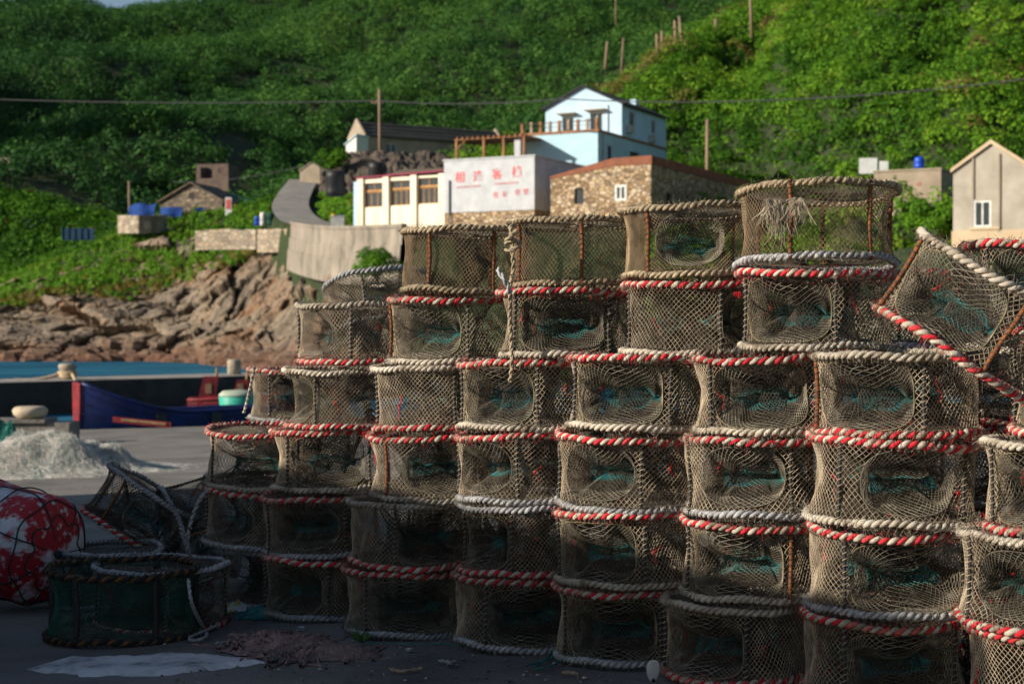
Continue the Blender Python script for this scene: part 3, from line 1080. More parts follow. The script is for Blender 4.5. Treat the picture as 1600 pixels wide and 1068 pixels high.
def big_float(name, label, c, R, L, rot, m, cordm, seed):
    t = thing(name, label, 'float', c)
    t.rotation_euler = rot
    prof = [(.02, 0)] + [(R * math.sin(a) ** .75, L * 0 + R * .42 * (1 - math.cos(a))) for a in np.linspace(.15, PI / 2, 9)]
    full = prof + [(R, L - R * .42)] + [(r, L - z) for r, z in prof[::-1]][1:]
    mb = MB()
    fp = []
    for i in range(len(full) - 1):
        (r0, z0), (r1, z1) = full[i], full[i + 1]
        for k in range(3):
            fp.append((r0 + (r1 - r0) * k / 3, z0 + (z1 - z0) * k / 3))
    fp.append(full[-1])
    def dent(x, y, z):
        p = np.array([[x * 4, y * 4, z * 4 + seed]])
        s = 1 + .06 * (float(vnoise(p, seed)[0]) - .5)
        return (x * s, y * s, z)
    mb.lathe(fp, 40, T=dent)
    mb.obj('float_body', m, t)
    mb = MB()
    Rc = R * 1.015

    def rad(z):
        zz = np.clip(z, 0, L)
        return np.interp(zz, [z for r, z in fp], [r for r, z in fp]) * 1.0 + .008
    for k in range(7):
        a0 = k * 2 * PI / 7
        zz = np.linspace(.002, L - .002, 40)
        a = a0 + .07 * np.sin(zz / L * PI * 3 + k)
        mb.tubes(np.stack([rad(zz) * np.cos(a), rad(zz) * np.sin(a), zz], -1), .004, sides=5)
    for z0 in (R * .06, R * .2, R * .9, L * .65):
        a = np.arange(80) * 2 * PI / 80
        z = z0 + .006 * np.sin(7 * a)
        mb.tubes(np.stack([rad(z) * np.cos(a), rad(z) * np.sin(a), z], -1), .004, sides=5, closed=True)
    mb.lathe([(.004, -.025), (.02, -.018), (.022, .0), (.01, .01)], 8)
    mb.obj('cord_net', cordm, t)
    return t


g = ground_at(72, 952)
# axis points (object z) from the near rounded end back to the left
big_float('mooring_float', "big foam float with red and white paint wrapped in dark cords, beside the green-netted trap", (g.x + .06, g.y - .02, g.z + .285), .285, .8,
          (math.radians(-82), 0, math.radians(62)), M_foam_red, M_dark_cord, 2)
g = ground_at(-62, 1015)
big_float('mooring_float', "dirty white float with teal cords, in front of the red-painted float", (g.x + .02, g.y, g.z + .21), .215, .52,
          (math.radians(-80), 0, math.radians(70)), M_white_dirty, M_teal_cord, 6)

# ------------------------------------------------------------------ far part of the quay: nets, block, bowl
def net_pile(name, label, c, rx, ry, h, m, m2, n, seed, r):
    rg = np.random.default_rng(seed)
    mb = MB()
    N = n
    a = rg.uniform(0, 2 * PI, N)
    q = rg.random(N) ** .5
    lm = [(-.1, 0, .42, .85)] + [(rg.uniform(-.75, .75), rg.uniform(-.5, .5), rg.uniform(.18, .4), rg.uniform(.45, 1.0)) for _ in range(9)]
    hh = lambda x, y: h * np.clip(1 - (x / rx) ** 4 - (y / ry) ** 4, 0, 1) * (.10 + np.max([a_ * np.exp(-(((x / rx - u_) / s_) ** 2 + ((y / ry - v_) / s_) ** 2)) for u_, v_, s_, a_ in lm], 0)) * (.7 + .6 * fbm(np.stack([x * 3, y * 3, 0 * x + seed], -1), seed))
    x, y = rx * q * np.cos(a), ry * q * np.sin(a)
    pts = []
    for s in range(12):
        z = hh(x, y) * rg.uniform(.75, 1.05, N) + .012 + .05 * rg.random(N) * (rg.random(N) < .2)
        pts.append(np.stack([x, y, z], -1))
        x = x + rg.normal(0, .075, N)
        y = y + rg.normal(0, .075, N)
    pts = np.stack(pts, 1)
    k = N * 4 // 5
    mb.tubes(pts[:k], r, sides=3, m=0)
    mb.tubes(pts[k:], r, sides=3, m=1)
    U, V_ = np.meshgrid(np.linspace(0, 2 * PI, 60), np.linspace(.03, .97, 30))
    X, Y = rx * V_ * np.cos(U), ry * V_ * np.sin(U)
    mb.grid(np.stack([X, Y, .85 * hh(X, Y)], -1))
    return tag(mb.obj(name, [m, m2], loc=c), label, 'net pile')


M_palenet = mat('pale_net', (.85, .81, .77), (.70, .65, .60), scale=4)
M_greennet = mat('green_net_pile', (.05, .30, .24), (.03, .17, .15), scale=6)
g = ground_at(82, 742)
net_pile('fishing_net_pile', "pale beige fishing net heaped on the quay with teal strands through it", (g.x - .1, g.y + .6, g.z - .02), 1.4, 1.0, .5, M_palenet, M_greennet, 16000, 3, .001)
g = ground_at(14, 700)
net_pile('fishing_net_pile', "teal green fishing net bundled beside the pale net pile", (g.x - .1, g.y, g.z), .42, .4, .42, M_greennet, M_teal_cord, 2500, 4, .003)
M_blk = mat('old_concrete', (.22, .20, .18), (.09, .085, .08), scale=2, bump=.02, bscale=12)
g = ground_at(52, 694)
mb = MB()
mb.box((-.75, -.3, -.02), (.72, .4, .40))
mb.box((-.9, -.36, .40), (.3, .46, .46))
tag(mb.obj('concrete_block', M_blk, loc=g, smooth=False), "low dark concrete block on the quay behind the pale net pile", 'concrete block')
M_buoy = mat('buoy_cream', (.50, .42, .31), (.32, .26, .19), scale=5)
b0 = P(47, 655, g.y)
mb = MB()
mb.lathe([(.02, 0), (.2, .02), (.29, .09), (.31, .17), (.28, .22), (.23, .24), (.02, .245)], 20)
tag(mb.obj('round_buoy', M_buoy, loc=(b0.x, b0.y, g.z + .46 - .02)), "round cream buoy resting on the concrete block", 'buoy')

# ------------------------------------------------------------------ breakwater and bollards
M_breakface = mat('breakwater_face', (.045, .04, .037), (.018, .017, .016), scale=1.2, bump=.05, bscale=4, detail=8)  # front face coloured darker than the top
M_break = mat('breakwater_concrete', (.34, .31, .28), (.2, .185, .165), scale=.9, bump=.03, bscale=5, detail=8)
A, B = P(0, 598, 48), P(392, 588, 56.5)
ux = (B - A).normalized()
ux.z = 0
A0 = A - ux * 14
B0 = B + ux * 9
nrm = Vector((-ux.y, ux.x, 0))
ztop = A.z
mb = MB()
L = (B0 - A0).length
xs = np.linspace(0, L, 60)
prof = [(0, -3.0), (-.05, -.6), (0, -.12), (.05, 0), (2.3, .03), (2.4, -.1), (2.5, -3.0)]
V = np.array([[(x, py + .07 * (fbm(np.array([[x * .8, pz * 2, py]]), 4)[0] - .5), pz + .05 * (fbm(np.array([[x * .5, 3, py]]), 5)[0] - .5)) for x in xs] for py, pz in prof])
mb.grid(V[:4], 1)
mb.grid(V[3:], 0)
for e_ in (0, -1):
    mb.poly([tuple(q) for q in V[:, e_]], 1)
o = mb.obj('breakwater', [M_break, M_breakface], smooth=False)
o.location = (A0.x, A0.y, ztop)
o.rotation_euler = (0, 0, math.atan2(ux.y, ux.x))
tag(o, "long low concrete breakwater wall across the harbour behind the boats", 'breakwater')
M_boll = mat('bollard_stone', (.36, .31, .24), (.2, .17, .13), scale=4, bump=.02)


def bollard(label, c, s, cap=True):
    mb = MB()
    pr = [(.30, -.1), (.27, .1), (.24, .22), (.23, .32), (.29, .38), (.30, .46), (.24, .52), (.06, .54)] if cap else [(.26, -.1), (.25, .3), (.25, .52), (.2, .56), (.05, .57)]
    mb.lathe([(r * s, z * s) for r, z in pr], 16)
    return tag(mb.obj('bollard', M_boll, loc=c), label, 'bollard', 'bollards on the breakwater')


def on_break(px, back):
    # point on breakwater top seen near px
    best = None
    for s in np.linspace(0, L, 400):
        p = A0 + ux * s + nrm * back
        x = CX + p.x / p.y * F
        if best is None or abs(x - px) < best[0]:
            best = (abs(x - px), p)
    return Vector((best[1].x, best[1].y, ztop))


b1 = on_break(106, 1.1)
bollard("capped stone bollard with a pale rope tied round it on the breakwater", b1, .98)
b2 = on_break(366, 1.2)
bollard("plain squat bollard without rope on the breakwater near the trap stacks", b2, .98, False)
M_ropeb = mat('hemp_rope', (.50, .38, .24), (.36, .27, .17), scale=9)
mb = MB()
a = np.arange(24) * 2 * PI / 24
for k in range(3):
    mb.tubes(np.stack([.27 * np.cos(a), .27 * np.sin(a), .12 + .06 * k + .02 * np.sin(a)], -1), .05, sides=6, closed=True)
p = np.array([(-.2, -.15, .2), (-.55, -.4, .04), (-1.0, -.5, -.02), (-1.5, -.62, .02)])
mb.tubes(np.array([(p[0] * (1 - t) ** 3 + 3 * p[1] * t * (1 - t) ** 2 + 3 * p[2] * t * t * (1 - t) + p[3] * t ** 3) for t in np.linspace(0, 1, 20)]), .05, sides=6)
p = np.array([(.2, -.2, .2), (.35, -.45, .08), (.42, -.6, 0), (.55, -.9, -.2)])
mb.tubes(np.array([(p[0] * (1 - t) ** 3 + 3 * p[1] * t * (1 - t) ** 2 + 3 * p[2] * t * t * (1 - t) + p[3] * t ** 3) for t in np.linspace(0, 1, 20)]), .05, sides=6)
tag(mb.obj('mooring_rope', M_ropeb, loc=b1), "pale mooring rope wound round the capped bollard", 'rope')

# ------------------------------------------------------------------ water
WZ = -1.34
M_water = bpy.data.materials.new('sea_water')
M_water.use_nodes = True
n, l = M_water.node_tree.nodes, M_water.node_tree.links
b = n['Principled BSDF']
b.inputs['Base Color'].default_value = (.02, .12, .22, 1)
b.inputs['Roughness'].default_value = .45
b.inputs['Specular IOR Level'].default_value = .0
gl = n.new('ShaderNodeBsdfGlossy')
gl.inputs['Roughness'].default_value = .25
gl.inputs['Color'].default_value = (.55, .75, .9, 1)
ms = n.new('ShaderNodeMixShader')
ms.inputs['Fac'].default_value = .08
l.new(b.outputs[0], ms.inputs[1])
l.new(gl.outputs[0], ms.inputs[2])
l.new(ms.outputs[0], n['Material Output'].inputs['Surface'])
tc = n.new('ShaderNodeTexCoord')
wm = n.new('ShaderNodeMapping')
wm.inputs['Scale'].default_value = (.09, .5, 1)
wc = n.new('ShaderNodeTexNoise')
wc.inputs['Scale'].default_value = 1.0
wc.inputs['Detail'].default_value = 7
wr = n.new('ShaderNodeValToRGB')
wr.color_ramp.elements[0].position, wr.color_ramp.elements[0].color = .36, (.010, .06, .115, 1)
wr.color_ramp.elements[1].position, wr.color_ramp.elements[1].color = .66, (.035, .16, .25, 1)
l.new(tc.outputs['Object'], wm.inputs['Vector'])
l.new(wm.outputs['Vector'], wc.inputs['Vector'])
l.new(wc.outputs['Fac'], wr.inputs['Fac'])
l.new(wr.outputs['Color'], b.inputs['Base Color'])
wv = n.new('ShaderNodeTexNoise')
wv.inputs['Scale'].default_value = 1.1
wv.inputs['Detail'].default_value = 6
mp = n.new('ShaderNodeMapping')
mp.inputs['Scale'].default_value = (.6, 1.3, 1)
l.new(tc.outputs['Object'], mp.inputs['Vector'])
l.new(mp.outputs['Vector'], wv.inputs['Vector'])
bp_ = n.new('ShaderNodeBump')
bp_.inputs['Distance'].default_value = .16
bp_.inputs['Strength'].default_value = .9
l.new(wv.outputs['Fac'], bp_.inputs['Height'])
l.new(bp_.outputs['Normal'], b.inputs['Normal'])
l.new(bp_.outputs['Normal'], gl.inputs['Normal'])
mb = MB()
mb.poly([(-400, 30, WZ), (200, 30, WZ), (200, 400, WZ), (-400, 400, WZ)])
kind(mb.obj('sea_water', M_water), 'structure')

# ------------------------------------------------------------------ boats
M_blue = mat('boat_blue', (.010, .024, .13), (.01, .014, .045), scale=3, rough=.5)
M_boatred = mat('boat_red', (.24, .016, .022), (.08, .01, .014), scale=4, rough=.5)
M_boatwood = mat('boat_wood', (.30, .19, .10), (.14, .09, .05), scale=5)
M_boatdark = mat('boat_maroon', (.16, .012, .02), (.07, .01, .012), scale=5, rough=.5)
M_cyan = mat('tub_teal', (.03, .36, .26), (.02, .24, .19), scale=4, rough=.5)
M_cyan2 = mat('tub_cyan', (.10, .42, .50), (.07, .30, .38), scale=4, rough=.5)


def boat(name, label, c, rotz, L, beam, shf, keel, mh, mend, mrail, extras):
    t = thing(name, label, 'boat', c, rotz, 'small boats moored below the quay')
    S = 24
    s = np.linspace(0, 1, S)
    hw = beam / 2 * (1 - .55 * np.abs(2 * s - 1) ** 3)
    sh = np.array([shf(x) for x in s])
    kz = np.array([keel(x) for x in s])
    x = L * s
    outer = [np.stack([x, -hw * k, kz + (sh - kz) * q], -1) for k, q in ((1, 1), (.97, .75), (.88, .4), (.6, .1), (0, 0))]
    outer += [o * np.array([1, -1, 1]) for o in outer[-2::-1]]
    mb = MB()
    mb.grid(np.array(outer)[::-1])
    inner = [np.stack([x, -hw * k * .93, kz + .1 + (sh - kz - .1) * q], -1) for k, q in ((1, 1), (.9, .3), (0, .2))]
    inner += [o * np.array([1, -1, 1]) for o in inner[-2::-1]]
    mb.grid(np.array(inner))
    mb.obj('hull', mh, t, smooth=True)
    for e_, nm in ((0, 'bow_board'), (-1, 'stern_board')):
        prof = [tuple(o[e_]) for o in outer]
        m2 = MB()
        dx = -.05 if e_ == 0 else .05
        k = len(prof)
        v = prof + [(p[0] + dx, p[1] * 1.03, p[2] + .02) for p in prof]
        m2.add(v, [(i, (i + 1) % k, (i + 1) % k + k, i + k) for i in range(k)])
        m2.add(v[:k], [list(range(k))])
        m2.add(v[k:], [list(range(k))[::-1]])
        m2.obj(nm, mend, t, smooth=False)
    for sg in (1, -1):
        m2 = MB()
        m2.tubes(np.stack([x, sg * hw * 1.0, sh + .01], -1), .045, sides=6, caps=True)
        m2.obj('gunwale', mrail, t)
    for k in (.3, .55, .78):
        m2 = MB()
        j = int(k * S)
        m2.box((x[j] - .1, -hw[j] * .92, sh[j] - .14), (x[j] + .1, hw[j] * .92, sh[j] - .1))
        m2.obj('thwart', M_boatwood, t, smooth=False)
    for q in (.82, .62, .42):
        m2 = MB()
        kk = .97 if q > .7 else .93
        m2.tubes(np.stack([x, -hw * kk - .012, kz + (sh - kz) * q], -1), .018, sides=5)
        m2.obj('rub_rail', mh, t)
    if extras:
        extras(t, L, beam)
    return t


c = P(122, 668, 37.2)


def ex1(t, L, beam):
    for xx in (1.75, 3.1, 4.3):
        m2 = MB()
        m2.box((xx - .13, -beam / 2 * 1.06, .30), (xx + .13, -beam / 2 * .97, .66))
        m2.obj('fender_pad', M_black, t, smooth=False)


boat('sampan', "blue wooden boat with a tall red end board moored below the quay", (c.x, c.y, WZ - .02), math.radians(30), 4.7, 1.45,
     lambda s: .62 + .75 * max(0, 1 - s / .55) ** 1.7 + .1 * s, lambda s: -.15 + .35 * abs(2 * s - 1) ** 3, M_blue, M_boatred, M_blue, ex1)
c = P(300, 660, 43.5)


def ex2(t, L, beam):
    for xx, hh, ww in ((.5, 1.35, .42), (1.35, 1.25, .34)):
        m2 = MB()
        m2.prism([(xx - ww / 2 - .05, .55), (xx + ww / 2, .55), (xx + ww / 2 + .12, hh), (xx - ww / 2 + .14, hh)], -.5, -.42)
        m2.obj('stern_post', M_boatred, t, smooth=False)
        m2 = MB()
        m2.box((xx - .02, -.52, .9), (xx + .14, -.504, 1.15))
        m2.obj('painted_panel', M_boatwood, t, smooth=False)
        m2 = MB()
        m2.tubes(np.array([(xx + ww / 2 + .05, -.3, hh - .1), (xx + ww / 2 + .07, -.3, hh + .22)]), .035, sides=6, caps=True)
        m2.obj('mooring_post', M_boatwood, t)


boat('sampan', "dark red boat with painted upright end posts behind the blue boat", (c.x - .1, c.y, WZ), math.radians(8), 4.2, 1.4,
     lambda s: .7 + .25 * s, lambda s: -.1 + .3 * abs(2 * s - 1) ** 3, M_boatdark, M_boatred, M_boatred, ex2)
# overturned red-edged plank leaning by the quay edge
c = P(212, 664, 36.6)
mb = MB()
mb.box((-.3, -.03, 0), (1.0, .03, .12), T=lambda x, y, z: (x, y, z + .12 - .1 * x))
mb.box((-.1, -.06, .02), (.9, -.032, .07), 1, T=lambda x, y, z: (x, y, z + .15 - .1 * x))
o = mb.obj('boat_rudder', [M_boatred, M_boatwood], smooth=False, loc=(c.x, 35.7, gz(c.x, 35.7)))
tag(o, "red edged rudder board lying at the quay edge before the blue boat", 'rudder board')
c = P(372, 664, 41.5)
t = thing('round_tub_boat', "teal round tub boat with a pale cover beside the trap stacks", 'boat', (c.x, c.y, WZ), 0)
mb = MB()
mb.lathe([(.1, -.1), (.38, 0), (.46, .5), (.5, .86), (.46, .9), (.1, .9)], 20)
mb.obj('tub', M_cyan, t)
mb = MB()
mb.lathe([(.50, .88), (.50, .93), (.40, 1.02), (.05, 1.05)], 20)
mb.obj('cover', mat('tub_cover', (.36, .40, .33), (.24, .3, .24), scale=4), t)
c = P(394, 626, 44)
mb = MB()
mb.box((-.4, -.3, 0), (.4, .3, 1.0))
mb.box((-.44, -.34, 1.0), (.44, .34, 1.06))
tag(mb.obj('storage_box', M_cyan2, loc=(c.x, c.y, WZ - .2), smooth=False), "pale cyan box behind the teal tub boat", 'storage box')
# ------------------------------------------------------------------ far shore terrain
PXC = np.array([-700, 0, 100, 200, 300, 400, 470, 530, 620, 800, 1000, 1180, 1400, 1600, 2300.])
YR = np.array([60, 80, 95, 105, 115, 130, 145, 152, 165, 180, 200, 700.])
ZT = np.array([
    [-5, -5, -5, -5, -5, -5, -5, -5, -3, 2, 6, 9],
    [-5, -5, -5, -5, -5, -5, -2.4, -.4, 4.2, 7, 9, 9],
    [-5, -5, -5, -5, -5, -5, -2.4, .5, 6.0, 9.5, 10, 9],
    [-5, -5, -5, -5, -5, -5, -2.3, 1, 6.6, 12.3, 13.0, 12],
    [-5, -5, -5, -5, -4, -2.4, -.2, 3, 8.2, 14.2, 14.6, 14],
    [-5, -5, -5, -3.2, -1.0, 2.6, 6.4, 8.4, 11.5, 15.0, 16.6, 16],
    [-5, -5, -2.2, -.4, 2.0, 6.4, 10.6, 11.6, 13, 16.0, 18, 18],
    [-5, -5, -3, -.2, 3.2, 7.0, 12.0, 13.5, 15.5, 17, 18.5, 18],
    [-4, -3, .4, 4.2, 6.2, 10.0, 15, 16, 17, 18, 20, 20],
    [-3, -1, 4.5, 7.2, 8.4, 13.6, 17, 17.4, 18, 19, 21, 21],
    [-2, 0, 5, 7.4, 8.5, 14, 15.8, 16.2, 17.5, 20, 23, 23],
    [0, 2, 5, 7.6, 9, 11.5, 14, 15, 18, 21, 24, 24],
    [2, 4.2, 6.2, 7.6, 9, 12.5, 15, 16, 18, 21, 24, 24],
    [3, 5.0, 6.6, 8, 9.6, 13, 15, 16, 18, 21, 24, 24],
    [4, 6, 8, 9, 11, 13, 15, 16, 18, 21, 24, 24]], float)


def interp2(px, y):
    i = np.clip(np.searchsorted(PXC, px) - 1, 0, len(PXC) - 2)
    j = np.clip(np.searchsorted(YR, y) - 1, 0, len(YR) - 2)
    u = np.clip((px - PXC[i]) / (PXC[i + 1] - PXC[i]), 0, 1)
    v = np.clip((y - YR[j]) / (YR[j + 1] - YR[j]), 0, 1)
    return (ZT[i, j] * (1 - u) + ZT[i + 1, j] * u) * (1 - v) + (ZT[i, j + 1] * (1 - u) + ZT[i + 1, j + 1] * u) * v


def sstep(a, b, x):
    t = np.clip((x - a) / (b - a), 0, 1)
    return t * t * (3 - 2 * t)


ROAD = [P(475, 281, 188), P(462, 300, 174), P(454, 322, 161), P(468, 342, 145), P(505, 354, 130), P(560, 361, 116), P(620, 362, 106.5), P(690, 360, 100)]
PADS = []       # (x, y, radius, z)


def road_pts(n=80):
    pts = np.array([list(p) for p in ROAD])
    t = np.linspace(0, len(pts) - 1, n)
    out = []
    for x in t:
        i = min(int(x), len(pts) - 2)
        f = x - i
        p0, p1, p2, p3 = pts[max(i - 1, 0)], pts[i], pts[i + 1], pts[min(i + 2, len(pts) - 1)]
        out.append(.5 * ((2 * p1) + (-p0 + p2) * f + (2 * p0 - 5 * p1 + 4 * p2 - p3) * f * f + (-p0 + 3 * p1 - 3 * p2 + p3) * f ** 3))
    return np.array(out)


RP = road_pts()


def main_hill(x, y):
    crest = 97 + .6 * np.clip(x + 140, -120, 260) + 4 * np.sin(x * .03)
    h = 8 + .335 * (y - 188) + 3.5 * np.sin(x * .045 + y * .02) + 2.2 * np.sin(x * .11 - y * .05 + 1) + 1.2 * np.sin(y * .12 + x * .06)
    h = h + 14 * sstep(-70, -160, x) * sstep(200, 300, y) * 0
    k = 12.
    return -np.log(np.exp(-h / k) + np.exp(-crest / k)) * k - np.maximum(0, y - 470) * .25


def spur(px, y):
    y0 = np.interp(px, [800, 950, 1050, 1180, 1230, 1300, 1400, 1600, 2300], [160, 152, 150, 147, 134, 124, 118, 112, 105])
    z0 = np.interp(px, [800, 950, 1050, 1180, 1300, 1600, 2300], [17, 17, 16.5, 15.5, 10.5, 10, 12])
    gain = np.interp(px, [800, 880, 950, 1000, 1050, 1100, 1180, 1240, 1300, 1600, 2300], [0, 4, 10, 14.5, 17.2, 20.5, 24.5, 27, 33, 40, 46])
    run = gain / .62
    t = (y - y0)
    up = z0 + np.clip(t, 0, None) * .62
    x = (px - 800) * y / 2500
    up = up + 1.6 * np.sin(x * .22 + y * .1) + .9 * np.sin(x * .5 - y * .23)
    top = z0 + gain
    k = 2.2
    h = -np.log(np.exp(-np.clip(up - top, -60, 60) / k) + 1) * k + top
    return np.where((px > 820) & (t > -1), h - .35 * np.maximum(0, t - run - 8), -50)


def terrain(x, y, road=True):
    px = CX + x / y * F
    z = interp2(px, y)
    z = np.maximum(z, np.where(y > 186, main_hill(x, y), -99))
    z = np.maximum(z, spur(px, y))
    # unseen ridge added beyond the left of the bay to shade the lower far slope
    hx = (x + 142) * .98 + (y - 250) * .17
    hd = 80 * np.exp(-(hx / 20) ** 2) * sstep(178, 215, y) * sstep(420, 320, y)
    z = np.maximum(z, hd * (.92 + .08 * np.sin(y * .21)) - 9)
    for (cx, cy, r, pz) in PADS:
        dd = np.hypot(x - cx, y - cy)
        wgt = 1 - sstep(r, r * 1.6, dd)
        z = z * (1 - wgt) + pz * wgt
    if not road:
        return z
    # cut for the road
    sh = x.shape
    dmin = np.full(sh, 99.)
    zr = np.zeros(sh)
    for p in RP[::2]:
        dd = np.hypot(x - p[0], y - p[1])
        zr = np.where(dd < dmin, p[2], zr)
        dmin = np.minimum(dmin, dd)
    wgt = 1 - sstep(2.2, 5.5, dmin)
    wlow = 1 - sstep(1.7, 2.5, dmin)
    wgt = np.where(z > zr - .25, wgt, wlow)
    z = z * (1 - wgt) + (zr - .25) * wgt
    return z


TH_A = math.radians(27)


def tz(x, y):
    return float(terrain(np.array([x]), np.array([y]))[0])


for px, py, d_, r_ in ((1550, 376, 77, 4.5), (1435, 330, 91, 4.), (940, 356, 108, 7.5), (770, 354, 109, 5), (625, 352, 113, 4)):
    p = P(px, py, d_)
    PADS.append((p.x, p.y, r_, p.z - .1))

M_terrain = mat('hill_soil', (.03, .048, .014), (.018, .028, .009), scale=.25, bump=.3, bscale=2, detail=8)
pxs = np.linspace(-1300, 2340, 340)
yr = np.concatenate([np.linspace(62, 132, 50), np.linspace(134, 200, 70), np.linspace(203, 330, 50), np.linspace(335, 640, 40)])
PXg, YG = np.meshgrid(pxs, yr)
XG = (PXg - CX) * YG / F
ZG = terrain(XG, YG)
_ys = np.interp(PXg, [-330, 300, 400, 470, 530, 640], [140, 134, 104, 92, 88, 84])
_ye = np.interp(PXg, [-330, 340, 400, 430, 455, 475, 530, 640], [178, 178, 160, 148, 141, 132, 114, 98])
ZG = ZG - 3.0 * sstep(0, 3, YG - _ys) * sstep(1, 4, _ye - YG) * ((PXg > -320) & (PXg < 630))
ZG = ZG - .35 * ((PXg < -320) | (PXg > 630) | (YG > _ye + 4))
ZG = ZG + .5 * (fbm(np.stack([XG, YG, 0 * XG], -1) * .35, 21) - .5)
mb = MB()
mb.grid(np.stack([XG, YG, ZG], -1))
kind(mb.obj('hillside_terrain', M_terrain), 'structure')

# rocky shore: finer, blocky
M_rock = bpy.data.materials.new('shore_rock')
M_rock.use_nodes = True
n, l = M_rock.node_tree.nodes, M_rock.node_tree.links
b = n['Principled BSDF']
b.inputs['Roughness'].default_value = .9
tc = n.new('ShaderNodeTexCoord')
n1 = n.new('ShaderNodeTexNoise')
n1.inputs['Scale'].default_value = .16
n1.inputs['Detail'].default_value = 6
l.new(tc.outputs['Object'], n1.inputs['Vector'])
cr = n.new('ShaderNodeValToRGB')
e = cr.color_ramp.elements
e[0].position, e[0].color = .34, (.15, .115, .085, 1)
e[1].position, e[1].color = .64, (.27, .16, .09, 1)
k = e.new(.47)
k.color = (.29, .23, .165, 1)
l.new(n1.outputs['Fac'], cr.inputs['Fac'])
n2 = n.new('ShaderNodeTexNoise')
n2.inputs['Scale'].default_value = 1.4
n2.inputs['Detail'].default_value = 8
n2.inputs['Roughness'].default_value = .7
l.new(tc.outputs['Object'], n2.inputs['Vector'])
mr = n.new('ShaderNodeMapRange')
mr.inputs['From Min'].default_value, mr.inputs['From Max'].default_value = .35, .7
mr.inputs['To Min'].default_value, mr.inputs['To Max'].default_value = .45, 1.35
l.new(n2.outputs['Fac'], mr.inputs['Value'])
hs = n.new('ShaderNodeHueSaturation')
l.new(cr.outputs['Color'], hs.inputs['Color'])
l.new(mr.outputs['Result'], hs.inputs['Value'])
# tide stain: dark reddish band just above the sea
ge = n.new('ShaderNodeNewGeometry')
sx = n.new('ShaderNodeSeparateXYZ')
l.new(ge.outputs['Position'], sx.inputs['Vector'])
m2 = n.new('ShaderNodeMapRange')
m2.inputs['From Min'].default_value, m2.inputs['From Max'].default_value = -1.0, 1.2
m2.inputs['To Min'].default_value, m2.inputs['To Max'].default_value = .75, 0
l.new(sx.outputs['Z'], m2.inputs['Value'])
mx = n.new('ShaderNodeMix')
mx.data_type = 'RGBA'
mx.inputs['B'].default_value = (.12, .045, .025, 1)
l.new(m2.outputs['Result'], mx.inputs['Factor'])
l.new(hs.outputs['Color'], mx.inputs['A'])
l.new(mx.outputs['Result'], b.inputs['Base Color'])
bp_ = n.new('ShaderNodeBump')
bp_.inputs['Distance'].default_value = .5
l.new(n2.outputs['Fac'], bp_.inputs['Height'])
l.new(bp_.outputs['Normal'], b.inputs['Normal'])

pxs = np.linspace(-330, 640, 480)
tt = np.linspace(0, 1, 260)
PXr, TT = np.meshgrid(pxs, tt)
yst = np.interp(PXr, [-330, 300, 400, 470, 530, 640], [140, 134, 104, 92, 88, 84])
yen = np.interp(PXr, [-330, 340, 400, 430, 455, 475, 530, 640], [178, 178, 160, 148, 141, 132, 114, 98])
YGr = yst + (yen - yst) * TT
XGr = (PXr - CX) * YGr / F
Zr = terrain(XGr, YGr, False)
pp = np.stack([XGr, YGr, Zr], -1)
pp = pp + 1.2 * (np.stack([fbm(pp * .3, 90), fbm(pp * .3, 95), fbm(pp * .3, 99)], -1) - .5)
f1, f21, cid, fc = worley(pp * np.array([.095, .095, .2]), 3, True)
g1, g21, gid, gc = worley(pp * np.array([.34, .34, .6]), 9, True)
h1, h21, hid, hc = worley(pp * np.array([.9, .9, 1.5]), 15, True)
bulge = 2.3 * (cid - .25) + 2.0 * fc + .5 * np.clip(f21 / .12, 0, 1) + .5 * (gid - .4) + .7 * gc + .12 * np.clip(g21 / .12, 0, 1) + .15 * hid + .2 * hc
bulge = bulge * np.interp(PXr, [350, 430], [1, .8])
edge = sstep(0, .10, TT) * sstep(1, .82, TT) * sstep(-330, -250, PXr)
bulge = (bulge - 1.3) * (.25 + .75 * edge)
Zr2 = Zr + bulge * .55 - .25
YGr2 = YGr - bulge * .95
mb = MB()
mb.grid(np.stack([XGr, YGr2, Zr2], -1))
kind(mb.obj('rocky_shore', M_rock, smooth=False), 'structure')
# boulders along the waterline
bl = []
rg = np.random.default_rng(77)
mb = MB()
for i in range(420):
    px = rg.uniform(-200, 470)
    y = np.interp(px, [-200, 250, 300, 400, 470], [145, 145, 138, 114, 100]) + rg.uniform(-4, 5)
    x = (px - CX) * y / F
    s = rg.uniform(.25, .9) * (1.3 if rg.random() < .15 else 1)
    u = np.linspace(0, 2 * PI, 9)
    v = np.linspace(0, PI, 6)
    U, V_ = np.meshgrid(u, v)
    dd = np.stack([np.sin(V_) * np.cos(U), np.sin(V_) * np.sin(U), np.cos(V_)], -1)
    r = s * (.6 + .8 * vnoise(dd * 1.4 + i * 3.1, 5))[..., None] * np.array([1.3, 1, .7])
    zb = max(tz(x, y), WZ - .15)
    mb.grid(dd * r + np.array([x, y, zb + .12 * s]))
kind(mb.obj('shore_boulders', M_rock, smooth=False), 'stuff', "brown boulders and rubble along the far waterline")

